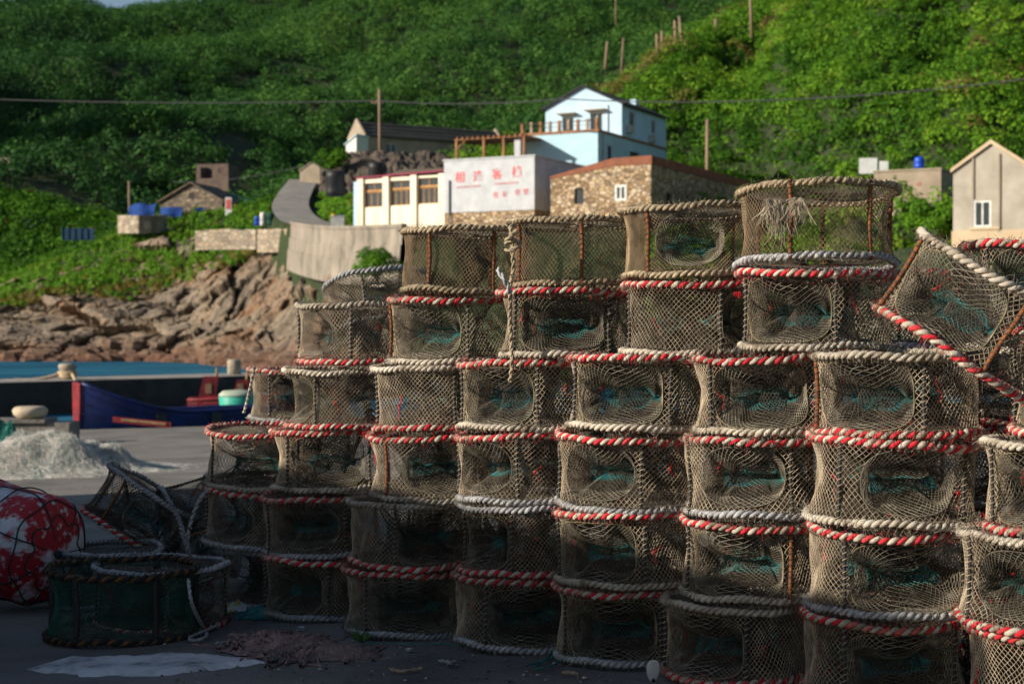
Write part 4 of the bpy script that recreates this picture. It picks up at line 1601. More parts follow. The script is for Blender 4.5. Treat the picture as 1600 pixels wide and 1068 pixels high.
# ------------------------------------------------------------------ road and retaining wall
M_road = mat('road_concrete', (.26, .245, .225), (.17, .16, .15), scale=.7, bump=.02, bscale=8)
M_retain = mat('retaining_concrete', (.30, .255, .205), (.11, .095, .075), c3=(.22, .19, .155), scale=.7, stretch=(1, 1, .6), detail=12, contrast=(.3, .68), bump=.06, bscale=3)
t_ = np.gradient(RP, axis=0)
t_[:, 2] = 0
t_ /= np.linalg.norm(t_, axis=1, keepdims=True)
sd = np.stack([t_[:, 1], -t_[:, 0], 0 * t_[:, 0]], -1)      # right of travel
wd = np.interp(np.arange(80), [0, 30, 50, 79], [1.7, 1.9, 2.2, 2.2])[:, None]
Lf, Rt = RP - sd * wd, RP + sd * wd
mb = MB()
mb.grid(np.stack([Lf + [0, 0, .02], RP + [0, 0, .06], Rt + [0, 0, .02]], 0))
kind(mb.obj('village_road', M_road), 'structure')
# wall on the seaward side
k0, k1 = 44, 79
out = Rt[k0:k1]
mb = MB()
prof = []
for off, dz in ((0, .1), (.0, .35), (.38, .35), (.38, .12), (.30, .11), (.36, -.95), (.36, -.96), (.44, -.97), (.50, -1.9), (.50, -1.91), (.58, -1.92), (.66, -3.6)):
    q = out + sd[k0:k1] * off + np.array([0, 0, dz])
    q = q + (fbm(q * .8, 31)[:, None] - .5) * .02
    prof.append(q)
mb.grid(np.array(prof)[:, ::-1])
tag(mb.obj('retaining_wall', M_retain, smooth=False), "tall curved concrete retaining wall holding up the village road", 'retaining wall')


def low_wall(name, label, pts, h, th, m, cat='wall', drop=1.):
    pts = np.array([list(p) for p in pts])
    s = np.linspace(0, len(pts) - 1, 40)
    q = np.stack([np.interp(s, np.arange(len(pts)), pts[:, k]) for k in range(3)], -1)
    t = np.gradient(q, axis=0)
    t[:, 2] = 0
    t /= np.linalg.norm(t, axis=1, keepdims=True)
    nn = np.stack([-t[:, 1], t[:, 0], 0 * t[:, 0]], -1) * th
    up = np.array([0, 0, 1.])
    wob = (fbm(q * 1.1, 41)[:, None] - .5) * .25
    mb = MB()
    rows = [q - up * drop, q + up * (h + wob), q + nn + up * (h + wob), q + nn - up * drop]
    mb.grid(np.array(rows)[::-1])
    for e_ in (0, -1):
        mb.poly([r[e_] for r in rows])
    return tag(mb.obj(name, m, smooth=False), label, cat)


M_stonew = stone_mat('pale_stone_wall', [(.31, .26, .195), (.24, .20, .15), (.37, .32, .245), (.2, .16, .125), (.32, .25, .17)], 1.4, (.2, .16, .12), .05)
low_wall('stone_wall', "long low pale stone wall under the grassy bank, left of the road", [P(305, 374, 152), P(360, 373, 150), P(400, 373, 148)], .85, .4, M_stonew)
low_wall('stone_wall', "short low pale stone wall ending at the road above the rocks", [P(402, 377, 147), P(440, 377, 144), P(470, 376, 140)], 1.1, .4, M_stonew)
low_wall('stone_wall', "curved low stone terrace wall below the green roofed stone house", [P(184, 350, 177.5), P(198, 350, 174.5), P(216, 350, 173.3), P(236, 350, 174), P(262, 349, 177)], .95, .4, M_stonew)

# ------------------------------------------------------------------ buildings
M_white_wall = mat('white_plaster_blue', (.46, .64, .79), (.38, .54, .68), scale=.8, bump=.004, bscale=30)
M_cyan_wall = mat('pale_cyan_plaster', (.42, .61, .71), (.35, .52, .61), scale=.7, stretch=(1, 1, 3), bump=.004)
M_cream = mat('cream_plaster', (.78, .70, .56), (.56, .46, .32), scale=.9, stretch=(2.5, 2.5, .4), contrast=(.25, .5))
M_greyplaster = mat('grey_white_plaster', (.50, .52, .555), (.40, .415, .445), scale=1.2, bump=.004)
M_beige = mat('beige_render', (.42, .38, .32), (.29, .26, .215), scale=.8, detail=9, bump=.006, bscale=20)
M_beige2 = mat('beige_band', (.54, .42, .28), (.44, .34, .23), scale=.9)
M_conc2 = mat('rough_concrete_wall', (.34, .28, .21), (.22, .18, .135), scale=.7, bump=.01)
M_darkroof = mat('dark_roof_tile', (.030, .033, .042), (.018, .019, .024), scale=2.2, stretch=(1, 6, 1))
M_blackroof = mat('old_black_roof', (.060, .055, .052), (.018, .017, .017), scale=1.0, stretch=(.4, .4, 5))
M_redroof = mat('red_brown_roof', (.27, .10, .055), (.17, .065, .04), scale=1.2, bump=.02, bscale=8)
M_greenroof = mat('green_roof', (.02, .13, .12), (.015, .08, .08), scale=1.5)
M_brownroof = mat('brown_roof', (.16, .12, .085), (.09, .07, .05), scale=1.5)
M_stone = stone_mat('brown_stone', [(.40, .28, .16), (.30, .19, .10), (.50, .38, .25), (.22, .145, .08), (.45, .32, .19), (.34, .25, .17), (.54, .43, .30)], 2.9, (.13, .09, .06), .05)
M_stone_d = stone_mat('grey_stone', [(.22, .17, .12), (.15, .12, .09), (.28, .22, .16), (.12, .09, .07)], 2.0, (.07, .055, .045), .05)
M_glass = mat('window_glass', (.03, .04, .05), (.02, .025, .03), scale=1, rough=.08, spec=.6)
M_frame_white = mat('white_frame', (.78, .78, .76), scale=5)
M_frame_wood = mat('orange_wood_frame', (.50, .28, .11), (.36, .19, .08), scale=4)
M_frame_dark = mat('dark_frame', (.06, .06, .07), scale=5)
M_door = mat('dark_door', (.05, .045, .04), scale=3)
M_rusty = mat('rusty_steel', (.35, .17, .08), (.18, .09, .05), scale=3)
M_pole = mat('wood_pole', (.26, .185, .125), (.16, .115, .08), scale=2, stretch=(1, 1, .2))
M_signred = mat('sign_red_paint', (.60, .09, .10), (.55, .12, .13), scale=2)
M_tank_black = mat('black_tank', (.025, .025, .028), scale=2, rough=.5)
M_tank_blue = mat('blue_tank', (.01, .075, .55), (.01, .055, .4), scale=2, rough=.4)
M_tarp = mat('blue_tarp', (.015, .07, .30), (.01, .04, .17), scale=1.5)
M_purple = mat('purple_trim', (.32, .05, .10), scale=2)
M_ac = mat('ac_white', (.55, .55, .53), scale=3)
M_rust2 = mat('rust_patch', (.35, .17, .12), scale=3)

T_front = lambda u, dp, z: (u, dp, z)                      # facing -y at y=0


def T_side(x0):
    return lambda u, dp, z: (x0 - dp, u, z)                # facing +x, u runs back


def T_at(y0):
    return lambda u, dp, z: (u, y0 + dp, z)


def wall_panel(mb, T, u0, u1, z0, z1, ops=(), dep=.18, m=0, flip=False):
    us = sorted({u0, u1, *[o[0] for o in ops], *[o[1] for o in ops]})
    zs = sorted({z0, z1, *[o[2] for o in ops], *[o[3] for o in ops]})
    for i in range(len(us) - 1):
        for j in range(len(zs) - 1):
            uc, zc = (us[i] + us[i + 1]) / 2, (zs[j] + zs[j + 1]) / 2
            if any(o[0] < uc < o[1] and o[2] < zc < o[3] for o in ops):
                continue
            mb.poly([T(us[i], 0, zs[j]), T(us[i + 1], 0, zs[j]), T(us[i + 1], 0, zs[j + 1]), T(us[i], 0, zs[j + 1])], m)
    for a, b_, c_, d_ in [o[:4] for o in ops]:
        q = [(a, c_), (b_, c_), (b_, d_), (a, d_)]
        for k in range(4):
            (p0, r0), (p1, r1) = q[k], q[(k + 1) % 4]
            mb.poly([T(p0, 0, r0), T(p0, dep, r0), T(p1, dep, r1), T(p1, 0, r1)], m)


def window(par, T, o, fm, nx=2, nz=1, dep=.12, fw=.07, gl=None, name='window'):
    a, b_, c_, d_ = o[:4]
    mb = MB()
    for lo, hi in (((a, dep, c_), (a + fw, dep + .06, d_)), ((b_ - fw, dep, c_), (b_, dep + .06, d_)),
                   ((a + fw, dep, c_), (b_ - fw, dep + .06, c_ + fw)), ((a + fw, dep, d_ - fw), (b_ - fw, dep + .06, d_))):
        mb.box(lo, hi, T=T)
    for k in range(1, nx):
        u = a + (b_ - a) * k / nx
        mb.box((u - fw * .4, dep + .004, c_ + fw), (u + fw * .4, dep + .056, d_ - fw), T=T)
    for k in range(1, nz):
        z = c_ + (d_ - c_) * k / nz
        mb.box((a + fw, dep + .008, z - fw * .4), (b_ - fw, dep + .052, z + fw * .4), T=T)
    wdw = mb.obj(name, fm, par, smooth=False)
    mb = MB()
    mb.box((a + .01, dep + .028, c_ + .01), (b_ - .01, dep + .04, d_ - .01), T=T)
    mb.obj('pane', gl or M_glass, wdw, smooth=False)
    return wdw


def ridge_roof(mb, x0, x1, y0, y1, ze, zr, ov=.3, th=.14, axis='y', xr=None):
    """gable roof of two slabs; ridge runs along axis"""
    if axis == 'y':
        xr = (x0 + x1) / 2 if xr is None else xr
        for xe, sg in ((x0, -1), (x1, 1)):
            sl = (zr - ze) / abs(xr - xe)
            mb.prism([(xr, zr), (xe + sg * ov, ze - sl * ov), (xe + sg * ov, ze - sl * ov + th), (xr, zr + th)], y0 - ov, y1 + ov)
    else:
        yr_ = (y0 + y1) / 2
        sl = (zr - ze) / (yr_ - y0)
        for ye, sg in ((y0, -1), (y1, 1)):
            mb.prism([(yr_, zr), (ye + sg * ov, ze - sl * ov), (ye + sg * ov, ze - sl * ov + th), (yr_, zr + th)], x0 - ov, x1 + ov, T=lambda x, y, z: (y, x, z))


def gable(mb, T, u0, u1, ze, zr, m=0):
    mb.poly([T(u0, 0, ze), T(u1, 0, ze), T((u0 + u1) / 2, 0, zr)], m)


def tilt_rot(p):
    return -TH_A


# 1 ---- white two-storey house
p0 = P(934, 262, 122)
h = thing('house', "white two-storey house with dark tiled gable roof and terrace on the hillside", 'house', p0, -TH_A)
W1, L1, h1 = 6.7, 14.2, 2.75
mb = MB()
fo = [(-5.6, -4.7, -.2, 1.7)]
wall_panel(mb, T_front, -W1, 0, -2.2, h1, [])
so_ = [(1.9, 2.7, .4, 1.9), (6.3, 8.2, .9, 1.9), (10.0, 11.2, .9, 1.8)]
wall_panel(mb, T_side(0), 0, L1, -2.2, h1, so_)
mb.poly([(-W1, 0, -2.2), (-W1, 0, h1), (-W1, L1, h1), (-W1, L1, -2.2)])
mb.poly([(0, L1, -2.2), (-W1, L1, -2.2), (-W1, L1, h1), (0, L1, h1)])
mb.obj('lower_storey', M_cyan_wall, h, smooth=False)
for o in so_:
    window(h, T_side(0), o, M_frame_dark)
mb = MB()
mb.box((-W1 - .1, -.06, h1), (.08, L1 + .06, h1 + .18))
mb.obj('terrace_slab', M_rusty, h, smooth=False)
y1 = 4.7
hz0, hze, hzr = h1 + .18, 5.45, 7.0
mb = MB()
wo = [(-5.2, -4.2, hz0 + .5, hz0 + 1.75), (-2.75, -1.7, hz0 + .02, hz0 + 1.95)]
wall_panel(mb, T_at(y1), -W1, -.02, hz0, hze, wo)
gable(mb, T_at(y1), -W1, -.02, hze, hzr)
so2 = [(y1 + 1.5, y1 + 2.7, hz0 + .9, hz0 + 2.1), (y1 + 6.2, y1 + 7.2, hz0 + .9, hz0 + 2.0)]
wall_panel(mb, T_side(-.02), y1, L1 - .05, hz0, hze, so2)
mb.poly([(-W1, y1, hz0), (-W1, y1, hze), (-W1, L1 - .05, hze), (-W1, L1 - .05, hz0)])
mb.poly([(-.02, L1 - .05, hz0), (-W1, L1 - .05, hz0), (-W1, L1 - .05, hze), (-W1 / 2, L1 - .05, hzr), (-.02, L1 - .05, hze)])
mb.obj('upper_storey', M_white_wall, h, smooth=False)
window(h, T_at(y1), wo[0], M_frame_white, 2, 1)
window(h, T_at(y1), wo[1], M_frame_white, 2, 1, name='balcony_door')
for o in so2:
    window(h, T_side(-.02), o, M_frame_white)
mb = MB()
ridge_roof(mb, -W1, -.02, y1, L1 - .05, hze, hzr, ov=.28, th=.15)
mb.obj('roof', M_darkroof, h, smooth=False)
mb = MB()
mb.box((-5.5, y1 - .55, hz0 + 1.95), (-3.9, y1 - .003, hz0 + 2.05))
mb.box((-3.1, y1 - .55, hz0 + 2.1), (-1.3, y1 - .003, hz0 + 2.2))
mb.obj('window_canopy', M_conc2, h, smooth=False)
for i in range(9):
    mb = MB()
    x = -W1 + .2 + i * (W1 - .35) / 8
    mb.prism([(x - .12, hz0), (x + .12, hz0), (x + .085, hz0 + .45), (x + .12, hz0 + .85), (x - .12, hz0 + .85), (x - .085, hz0 + .45)], 0.05, .28)
    mb.obj('baluster', M_conc2 if i % 2 else M_rusty, h, smooth=False)
mb = MB()
mb.tubes(np.array([(-W1 + .1, .16, hz0 + .72), (.05, .16, hz0 + .72)]), .03, sides=6, caps=True)
mb.tubes(np.array([(-W1 + .1, .16, hz0 + .4), (.05, .16, hz0 + .4)]), .02, sides=6, caps=True)
mb.obj('railing', M_frame_dark, h)
for (yy, zz) in ((y1 + .9, hz0 + .35), (y1 + 5.6, hz0 + .1)):
    mb = MB()
    mb.box((-.015, yy, zz), (.32, yy + .85, zz + .62))
    mb.lathe([(.05, 0), (.24, 0), (.26, .015), (.05, .02)], 14, T=lambda x, y, z, a=yy, b_=zz: (.322 + z, a + .36 + x, b_ + .31 + y))
    mb.obj('air_conditioner', M_ac, h, smooth=False)
mb = MB()
mb.tubes(np.array([(.06, .9, -2), (.06, .9, h1), (.06, .9, h1 + .05)]), .05, sides=6)
mb.tubes(np.array([(-1.2, y1 - .06, hz0), (-1.2, y1 - .06, hze)]), .05, sides=6)
mb.obj('drain_pipe', M_ac, h)
mb = MB()
mb.box((-1.5, y1 + 5.2, 6.1), (-1.0, y1 + 5.8, 6.55))
mb.obj('roof_vent', M_white_wall, h, smooth=False)

# 2 ---- stone house
p0 = P(1017, 358, 100)
h = thing('house', "brown stone house with low red-brown roof and two small windows", 'house', p0, -TH_A)
W, L = 6.95, 18.5
ht = 4.05
mb = MB()
wo = [(-5.25, -4.6, 1.75, 2.75), (-2.45, -1.65, 1.85, 2.85)]
wall_panel(mb, T_front, -W, 0, -.6, 3.3, wo)
mb.poly([(-W, 0, 3.3), (0, 0, 3.3), (0, 0, ht), (-2.6, 0, ht), (-W, 0, 3.42)])
so_ = [(2.6, 3.6, 1.4, 2.5), (6.2, 7.0, .2, 2.3), (11, 12, 1.2, 2.3)]
wall_panel(mb, T_side(0), 0, L, -.6, ht, so_)
mb.poly([(-W, 0, -.6), (-W, 0, 3.42), (-W, L, 3.42), (-W, L, -.6)])
mb.poly([(0, L, -.6), (-W, L, -.6), (-W, L, 3.42), (-2.6, L, ht), (0, L, ht)])
mb.obj('wall', M_stone, h, smooth=False)
window(h, T_front, wo[0], M_frame_dark, 2)
window(h, T_front, wo[1], M_frame_white, 2, fw=.14, dep=-.02)
for o in so_:
    window(h, T_side(0), o, M_frame_dark)
mb = MB()
mb.prism([(-W - .05, 3.42), (-2.6, ht), (.06, ht), (.06, ht + .55), (-2.6, ht + .5), (-4.6, ht + .06), (-W - .05, 3.58)], -.04, L + .1)
mb.obj('roof', M_redroof, h, smooth=False)

# 3 ---- guesthouse with the painted sign
p0 = P(835, 354, 105)
h = thing('guesthouse', "grey plastered guesthouse with red painted characters over a stone base", 'guesthouse', p0, -TH_A)
W, L, ht, hb = 6.75, 9, 4.6, 1.12
mb = MB()
wall_panel(mb, T_front, -W, 0, -.6, hb)
wall_panel(mb, T_side(0), 0, L, -.6, hb)
mb.poly([(-W, 0, -.6), (-W, 0, hb), (-W, L, hb), (-W, L, -.6)])
mb.obj('stone_base', M_stone, h, smooth=False)
mb = MB()
mb.box((-W - .02, -.04, hb), (.02, L, ht))
mb.obj('wall', M_greyplaster, h, smooth=False)
mb = MB()
mb.box((-W - .1, -.1, ht), (.1, L, ht + .1))
mb.obj('roof', M_greyplaster, h, smooth=False)
mb = MB()
mb.tubes(np.array([(-W + .42, -.12, -.4), (-W + .42, -.12, 3.3)]), .05, sides=6)
mb.obj('drain_pipe', M_frame_dark, h)


def text_mesh(s, size, name, bold=0.):
    c_ = bpy.data.curves.new(name, 'FONT')
    c_.body = s
    c_.size = size
    c_.extrude = .006
    c_.offset = bold
    c_.align_x = 'CENTER'
    c_.align_y = 'CENTER'
    o_ = bpy.data.objects.new(name, c_)
    COL.objects.link(o_)
    bpy.context.view_layer.update()
    me = bpy.data.meshes.new_from_object(o_.evaluated_get(bpy.context.evaluated_depsgraph_get()))
    me.name = name
    bpy.data.objects.remove(o_)
    me.materials.clear()
    me.materials.append(M_signred)
    return me


def painted(s, size, x, z, bold=.0, name='painted_character'):
    o = bpy.data.objects.new(name, text_mesh(s, size, name, bold))
    COL.objects.link(o)
    o.parent = h
    o.location = (x, -.049, z)
    o.rotation_euler = (PI / 2, 0, 0)
    return o


U = lambda px: -W + (px - 696) / 139. * W
for ch, px, z in (('相', 721, 3.42), ('逢', 749, 3.43), ('客', 779, 3.52), ('栈', 809, 3.6)):
    painted(ch, .78, U(px), z, .012)
for ch, px in (('住', 777), ('宿', 791), ('餐', 810), ('饮', 823)):
    painted(ch, .42, U(px), 2.15 + (px - 777) * .003, .006)
for (a_, b_, z) in ((716, 754, 2.72), (775, 812, 2.83)):
    mb = MB()
    k = 11
    for i in range(k):
        u0 = U(a_) + (U(b_) - U(a_)) * i / k
        mb.box((u0, -.05, z + .012 * (i % 2) + .004 * i), (u0 + (U(b_) - U(a_)) / k * .7, -.042, z + .14 + .004 * i))
    mb.obj('painted_line', mat('sign_red_faded', (.55, .26, .26), scale=2), h, smooth=False)

# 4 ---- cream building with glazed front
p0 = P(696, 349, 110)
h = thing('glazed_building', "cream building with three wood-framed window bays below the rubble bank", 'building', p0, -TH_A)
W, L, ht = 7.1, 5, 3.35
bays = [(-6.58, -5.0, 1.32, 3.02), (-4.46, -2.75, 1.36, 3.1), (-2.23, -.5, 1.4, 3.2)]
mb = MB()
wall_panel(mb, T_front, -W, 0, -.5, ht, bays, dep=.3)
wall_panel(mb, T_side(0), 0, L, -.5, ht)
mb.poly([(-W, 0, -.5), (-W, 0, ht), (-W, L, ht), (-W, L, -.5)])
mb.poly([(0, L, -.5), (-W, L, -.5), (-W, L, ht), (0, L, ht)])
mb.obj('wall', M_cream, h, smooth=False)
for x in (-7.1, -5.0, -2.75, -.5):
    mb = MB()
    mb.box((x + .02, -.14, -.5), (x + .5, -.003, ht + .08))
    mb.obj('pillar', M_cream, h, smooth=False)
for k, o in enumerate(bays):
    a_, b_, c_, d_ = o
    zt = c_ + (d_ - c_) * .62
    window(h, T_front, (a_, b_, zt + .12, d_), M_frame_wood, 2, dep=.14, fw=.06)
    mb = MB()
    mb.box((a_, .08, zt + .03), (b_, .22, zt + .118))
    mb.obj('lintel', M_frame_wood, h, smooth=False)
    window(h, T_front, (a_, b_, c_, zt + .028), M_frame_wood, 4 if k else 3, dep=.14, fw=.06)
mb = MB()
mb.prism([(-W - .1, ht + .0), (.1, ht + .22), (.1, ht + .32), (-W - .1, ht + .1)], -.2, .25)
mb.obj('roof_trim', M_purple, h, smooth=False)
mb = MB()
mb.prism([(-.2, ht - .1), (L, ht + .35), (L, ht + .75), (2.2, ht + .78), (-.1, ht + .1)], -5.1, .1, T=lambda x, y, z: (y, x + .25, z))
mb.obj('roof', M_brownroof, h, smooth=False)
mb = MB()
mb.box((-W - .32, -.05, -.5), (-W - .02, 3.2, ht - .2))
mb.obj('end_wall', M_white_wall, h, smooth=False)

# 5 ---- long grey house with black roof
BET = math.radians(30)
p0 = P(574, 246, 147)
h = thing('house', "long grey house with old black tiled roof above the rubble bank", 'house', p0, BET)
L, Wd, he, hr_ = 14.2, 3.4, 2.0, 3.35
mb = MB()
so_ = [(1.9, 3.0, .25, 1.45), (10.6, 11.6, .2, 1.5)]
wall_panel(mb, T_front, 0, L, -1.2, he, so_)
for xx in (0, L):
    mb.poly([(xx, 0, -1.2), (xx, Wd, -1.2), (xx, Wd, he), (xx, Wd / 2, hr_ + .1), (xx, 0, he)])
mb.poly([(0, Wd, -1.2), (L, Wd, -1.2), (L, Wd, he), (0, Wd, he)])
mb.obj('wall', M_conc2, h, smooth=False)
window(h, T_front, so_[0], M_frame_white, 2)
window(h, T_front, so_[1], M_frame_dark, 2, name='door')
mb = MB()
ridge_roof(mb, 0, L, 0, Wd, he, hr_, ov=.18, th=.13, axis='x')
for k in range(4):
    f_ = (k + .5) / 4
    y_ = Wd / 2 * (1 - f_) - .18 * f_
    z_ = hr_ + (he - .2 - hr_) * f_ + .13
    mb.box((-.2, y_ - .07, z_), (L + .2, y_ + .07, z_ + .09), 1)
mb.obj('roof', [M_blackroof, mat('roof_batten', (.26, .24, .21), scale=2)], h, smooth=False)
for xx in (-.36, L + .18):
    mb = MB()
    mb.prism([(-.25, he - .4), (Wd + .25, he - .4), (Wd + .25, he + .12), (Wd / 2, hr_ + .42), (-.25, he + .12)], xx, xx + .18, T=lambda x, y, z: (y, x, z))
    mb.obj('gable_parapet', M_conc2, h, smooth=False)
# small white shed to its left
p0 = P(557, 243, 143)
h = thing('shed', "small white lean-to shed at the end of the long grey house", 'shed', p0, -TH_A)
mb = MB()
mb.prism([(-1.1, -1), (0, -1), (0, 1.75), (-1.1, 1.05)], 0, 2.)
mb.obj('wall', M_frame_white, h, smooth=False)
mb = MB()
mb.prism([(-1.25, .97), (.1, 1.83), (.1, 1.92), (-1.25, 1.06)], -.1, 2.1)
mb.obj('roof', M_white_wall, h, smooth=False)

# 6 ---- rusty pergola
p0 = P(822, 247, 121.5)
h = thing('pergola', "rusty steel pergola frame with thatched top between the guesthouse and white house", 'pergola', p0, -TH_A)
mb = MB()
Wp = 6.1
mb.box((-Wp, -.2, 1.62), (0, 3.2, 1.72))
for x in np.linspace(-Wp + .3, -.3, 13):
    mb.box((x - .05, -.35, 1.72), (x + .05, 3.3, 1.84))
mb.obj('roof_mat', M_rusty, h, smooth=False)
for x in (-Wp + .1, -3.6, -1.9, -.15):
    mb = MB()
    mb.box((x - .08, -.12, -1.2), (x + .08, .06, 1.615))
    mb.obj('post', M_rusty, h, smooth=False)
mb = MB()
mb.tubes(np.array([(-Wp + .1, -.05, .9), (-Wp + .9, -.05, 1.6)]), .06, sides=4)
mb.obj('brace', M_rusty, h)
mb = MB()
mb.box((-1.1, .2, -1.2), (-.6, .5, 1.55))
mb.obj('pillar', M_greyplaster, h, smooth=False)

# 7 ---- cream gabled house on the right with annex
p0 = P(1609, 378, 74)
h = thing('house', "beige gabled house with dark roof and white window near the trap stacks", 'house', p0, -TH_A)
W, L = 3.5, 9
he, hr_ = 3.4, 4.62
mb = MB()
wo = [(-2.55, -1.75, .75, 2.0)]
wall_panel(mb, T_front, -W, 0, -1.5, he, wo)
gable(mb, T_front, -W, 0, he, hr_)
wall_panel(mb, T_side(0), 0, L, -1.5, he)
mb.poly([(-W, 0, -1.5), (-W, 0, he), (-W, L, he), (-W, L, -1.5)])
mb.poly([(0, L, -1.5), (-W, L, -1.5), (-W, L, he), (-W / 2, L, hr_), (0, L, he)])
mb.obj('wall', M_beige, h, smooth=False)
window(h, T_front, wo[0], M_frame_white, 2, fw=.09, dep=.02)
mb = MB()
ridge_roof(mb, -W, 0, 0, L, he + .01, hr_ + .02, ov=.08, th=.12)
mb.obj('roof', M_darkroof, h, smooth=False)
mb = MB()
mb.prism([(-W - .1, he - .05), (-W / 2, hr_ + .0), (.1, he - .05), (.1, he + .13), (-W / 2, hr_ + .2), (-W - .1, he + .13)], -.14, -.085)
mb.obj('verge', M_beige2, h, smooth=False)
for x in (-2.62, -1.42):
    mb = MB()
    mb.box((x, -.075, 2.1 if x < -2 else .5), (x + .09, -.004, 4.15))
    mb.obj('groove_strip', M_conc2, h, smooth=False)
mb = MB()
mb.box((-2.7, -.12, .62), (-1.35, -.004, .74))
mb.box((-W - .06, -.06, -1.5), (.05, -.003, .6))
mb.obj('base_band', M_beige2, h, smooth=False)
p0 = P(1470, 345, 89)
h = thing('annex', "low flat-roofed rough concrete building with a blue tank on its roof", 'building', p0, -TH_A)
W, L = 3.75, 6.5
mb = MB()
mb.box((-W, 0, -1.5), (0, L, 2.85))
mb.obj('wall', M_conc2, h, smooth=False)
mb = MB()
mb.box((-W - .06, -.06, 2.85), (.06, L + .05, 2.95))
mb.obj('roof', M_conc2, h, smooth=False)
mb = MB()
mb.box((-1.35, -.02, 2.0), (-1.1, -.004, 2.2), 0)
mb.obj('rust_stain', M_rust2, h, smooth=False)
q = P(1436, 262, 90.6)
mb = MB()
mb.lathe([(.26, 0), (.28, .03), (.28, .2), (.265, .22), (.28, .24), (.28, .52), (.24, .6), (.1, .65), (.02, .66)], 20)
tag(mb.obj('water_tank', M_tank_blue, loc=(q.x, q.y, q.z - .03)), "bright blue water tank standing on the flat concrete roof", 'water tank')
mb = MB()
q = P(1342, 259, 118)
mb.box((0, 0, -.6), (1.3, .15, .55))
mb.box((1.45, .05, -.6), (2.1, .18, .3))
o = mb.obj('board_fence', mat('pale_board', (.60, .62, .63), (.45, .47, .48), scale=1), smooth=False, loc=q)
o.rotation_euler = (0, 0, -.2)
tag(o, "whitish boards standing in the green hillside left of the blue tank", 'board fence')

# 8 ---- far left buildings
p0 = P(505, 282, 184)
h = thing('shed', "small grey gabled stone shed at the top of the village road", 'shed', p0, -TH_A * .6)
mb = MB()
mb.prism([(-2.9, -1.5), (0, -1.5), (0, 1.15), (-1.4, 2.1), (-2.9, 1.15)], 0, 3)
mb.obj('wall', M_conc2, h, smooth=False)
mb = MB()
ridge_roof(mb, -2.9, 0, 0, 3, 1.17, 2.13, ov=.12, th=.1)
mb.obj('roof', M_conc2, h, smooth=False)
p0 = P(348, 331, 186)
h = thing('stone_house', "stone house with brown gable and green side roof above blue tarps", 'house', p0, -math.radians(14))
mb = MB()
W, L = 7.9, 7
mb.prism([(-W, -2), (0, -2), (0, 1.3), (-W / 2, 3.35), (-W, 1.3)], 0, L)
mb.obj('wall', M_stone_d, h, smooth=False)
mb = MB()
ridge_roof(mb, -W, 0, 0, L, 1.32, 3.4, ov=.35, th=.16)
mb.obj('roof', M_brownroof, h, smooth=False)
mb = MB()
mb.prism([(-W - .6, 1.0), (-W - .6, 1.15), (-3.2, 3.0), (-3.2, 2.85)], L + .4, L + 3)
mb.prism([(1.5, 1.2), (1.5, 1.35), (-3.1, 3.0), (-3.1, 2.85)], L + .4, L + 3)
mb.obj('side_roof', M_greenroof, h, smooth=False)
mb = MB()
mb.box((-W / 2 - .35, -.02, 1.6), (-W / 2 + .35, -.004, 2.3))
mb.obj('vent', M_door, h, smooth=False)


def tarp(label, a, b_, h_, d_, seed):
    A_, B_ = P(*a, d_), P(*b_, d_)
    u = np.linspace(0, 1, 16)
    v = np.linspace(0, 1, 6)
    U_, V_ = np.meshgrid(u, v)
    X = A_.x + (B_.x - A_.x) * U_
    Z = A_.z + (B_.z - A_.z) * U_ - .6 + (h_ + .6) * np.sin(np.clip(V_ * 1.6, 0, PI / 2)) * (.85 + .25 * vnoise(np.stack([U_ * 2.6, V_ * 0, 0 * U_ + seed], -1), 3))
    Y = A_.y + V_ ** 2 * 1.6 + .12 * np.sin(U_ * 7 + seed)
    mb = MB()
    mb.grid(np.stack([X, Y, Z], -1))
    return tag(mb.obj('tarpaulin', M_tarp), label, 'tarpaulin', 'blue tarpaulins by the stone house')


tarp("crumpled blue tarpaulin heap on the terrace wall beside the stone house", (200, 330), (241, 329), .95, 178, 1)
tarp("blue tarpaulin strip hanging low in front of the stone house gable", (250, 330), (284, 331), .6, 182, 2)
tarp("small blue tarpaulin corner at the near end of the stone house", (303, 330), (319, 329), .5, 182.5, 4)
p0 = P(97, 368, 178)
mb = MB()
mb.box((0, 0, -.5), (3.6, .12, .8))
for k in range(6):
    mb.box((k * .7, -.08, -.5), (k * .7 + .08, -.003, .86))
tag(mb.obj('panel_fence', mat('blue_panel', (.015, .055, .11), (.01, .035, .07), scale=1), smooth=False, loc=p0), "low blue panel fence at the foot of the dark hillside", 'fence')
p0 = P(357, 276, 218)
h = thing('ruined_house', "roofless ruined house with dark window openings in the hillside greenery", 'ruin', p0, -math.radians(10))
mb = MB()
wall_panel(mb, T_front, -4.6, 0, -2, 1.75, [(-4.0, -2.3, -.2, 1.3), (-1.4, -.7, .5, 1.2)], dep=.4)
mb.poly([(-4.6, 0, -2), (-4.6, 0, 1.75), (-4.6, 4, 1.75), (-4.6, 4, -2)])
mb.poly([(0, 0, -2), (0, 4, -2), (0, 4, 1.75), (0, 0, 1.75)])
mb.poly([(0, 4, -2), (-4.6, 4, -2), (-4.6, 4, 1.75), (0, 4, 1.75)])
mb.obj('wall', mat('ruin_brown', (.16, .115, .09), (.09, .065, .055), scale=1), h, smooth=False)
p0 = P(16, 281, 220)
h = thing('ruined_house', "grey wall corner of a ruin at the shaded edge of the hillside", 'ruin', p0, -.3)
mb = MB()
mb.box((-5, 0, -2), (0, .5, 3.1))
mb.box((0.003, 0, -2), (6, .5, .4))
mb.obj('wall', M_conc2, h, smooth=False)

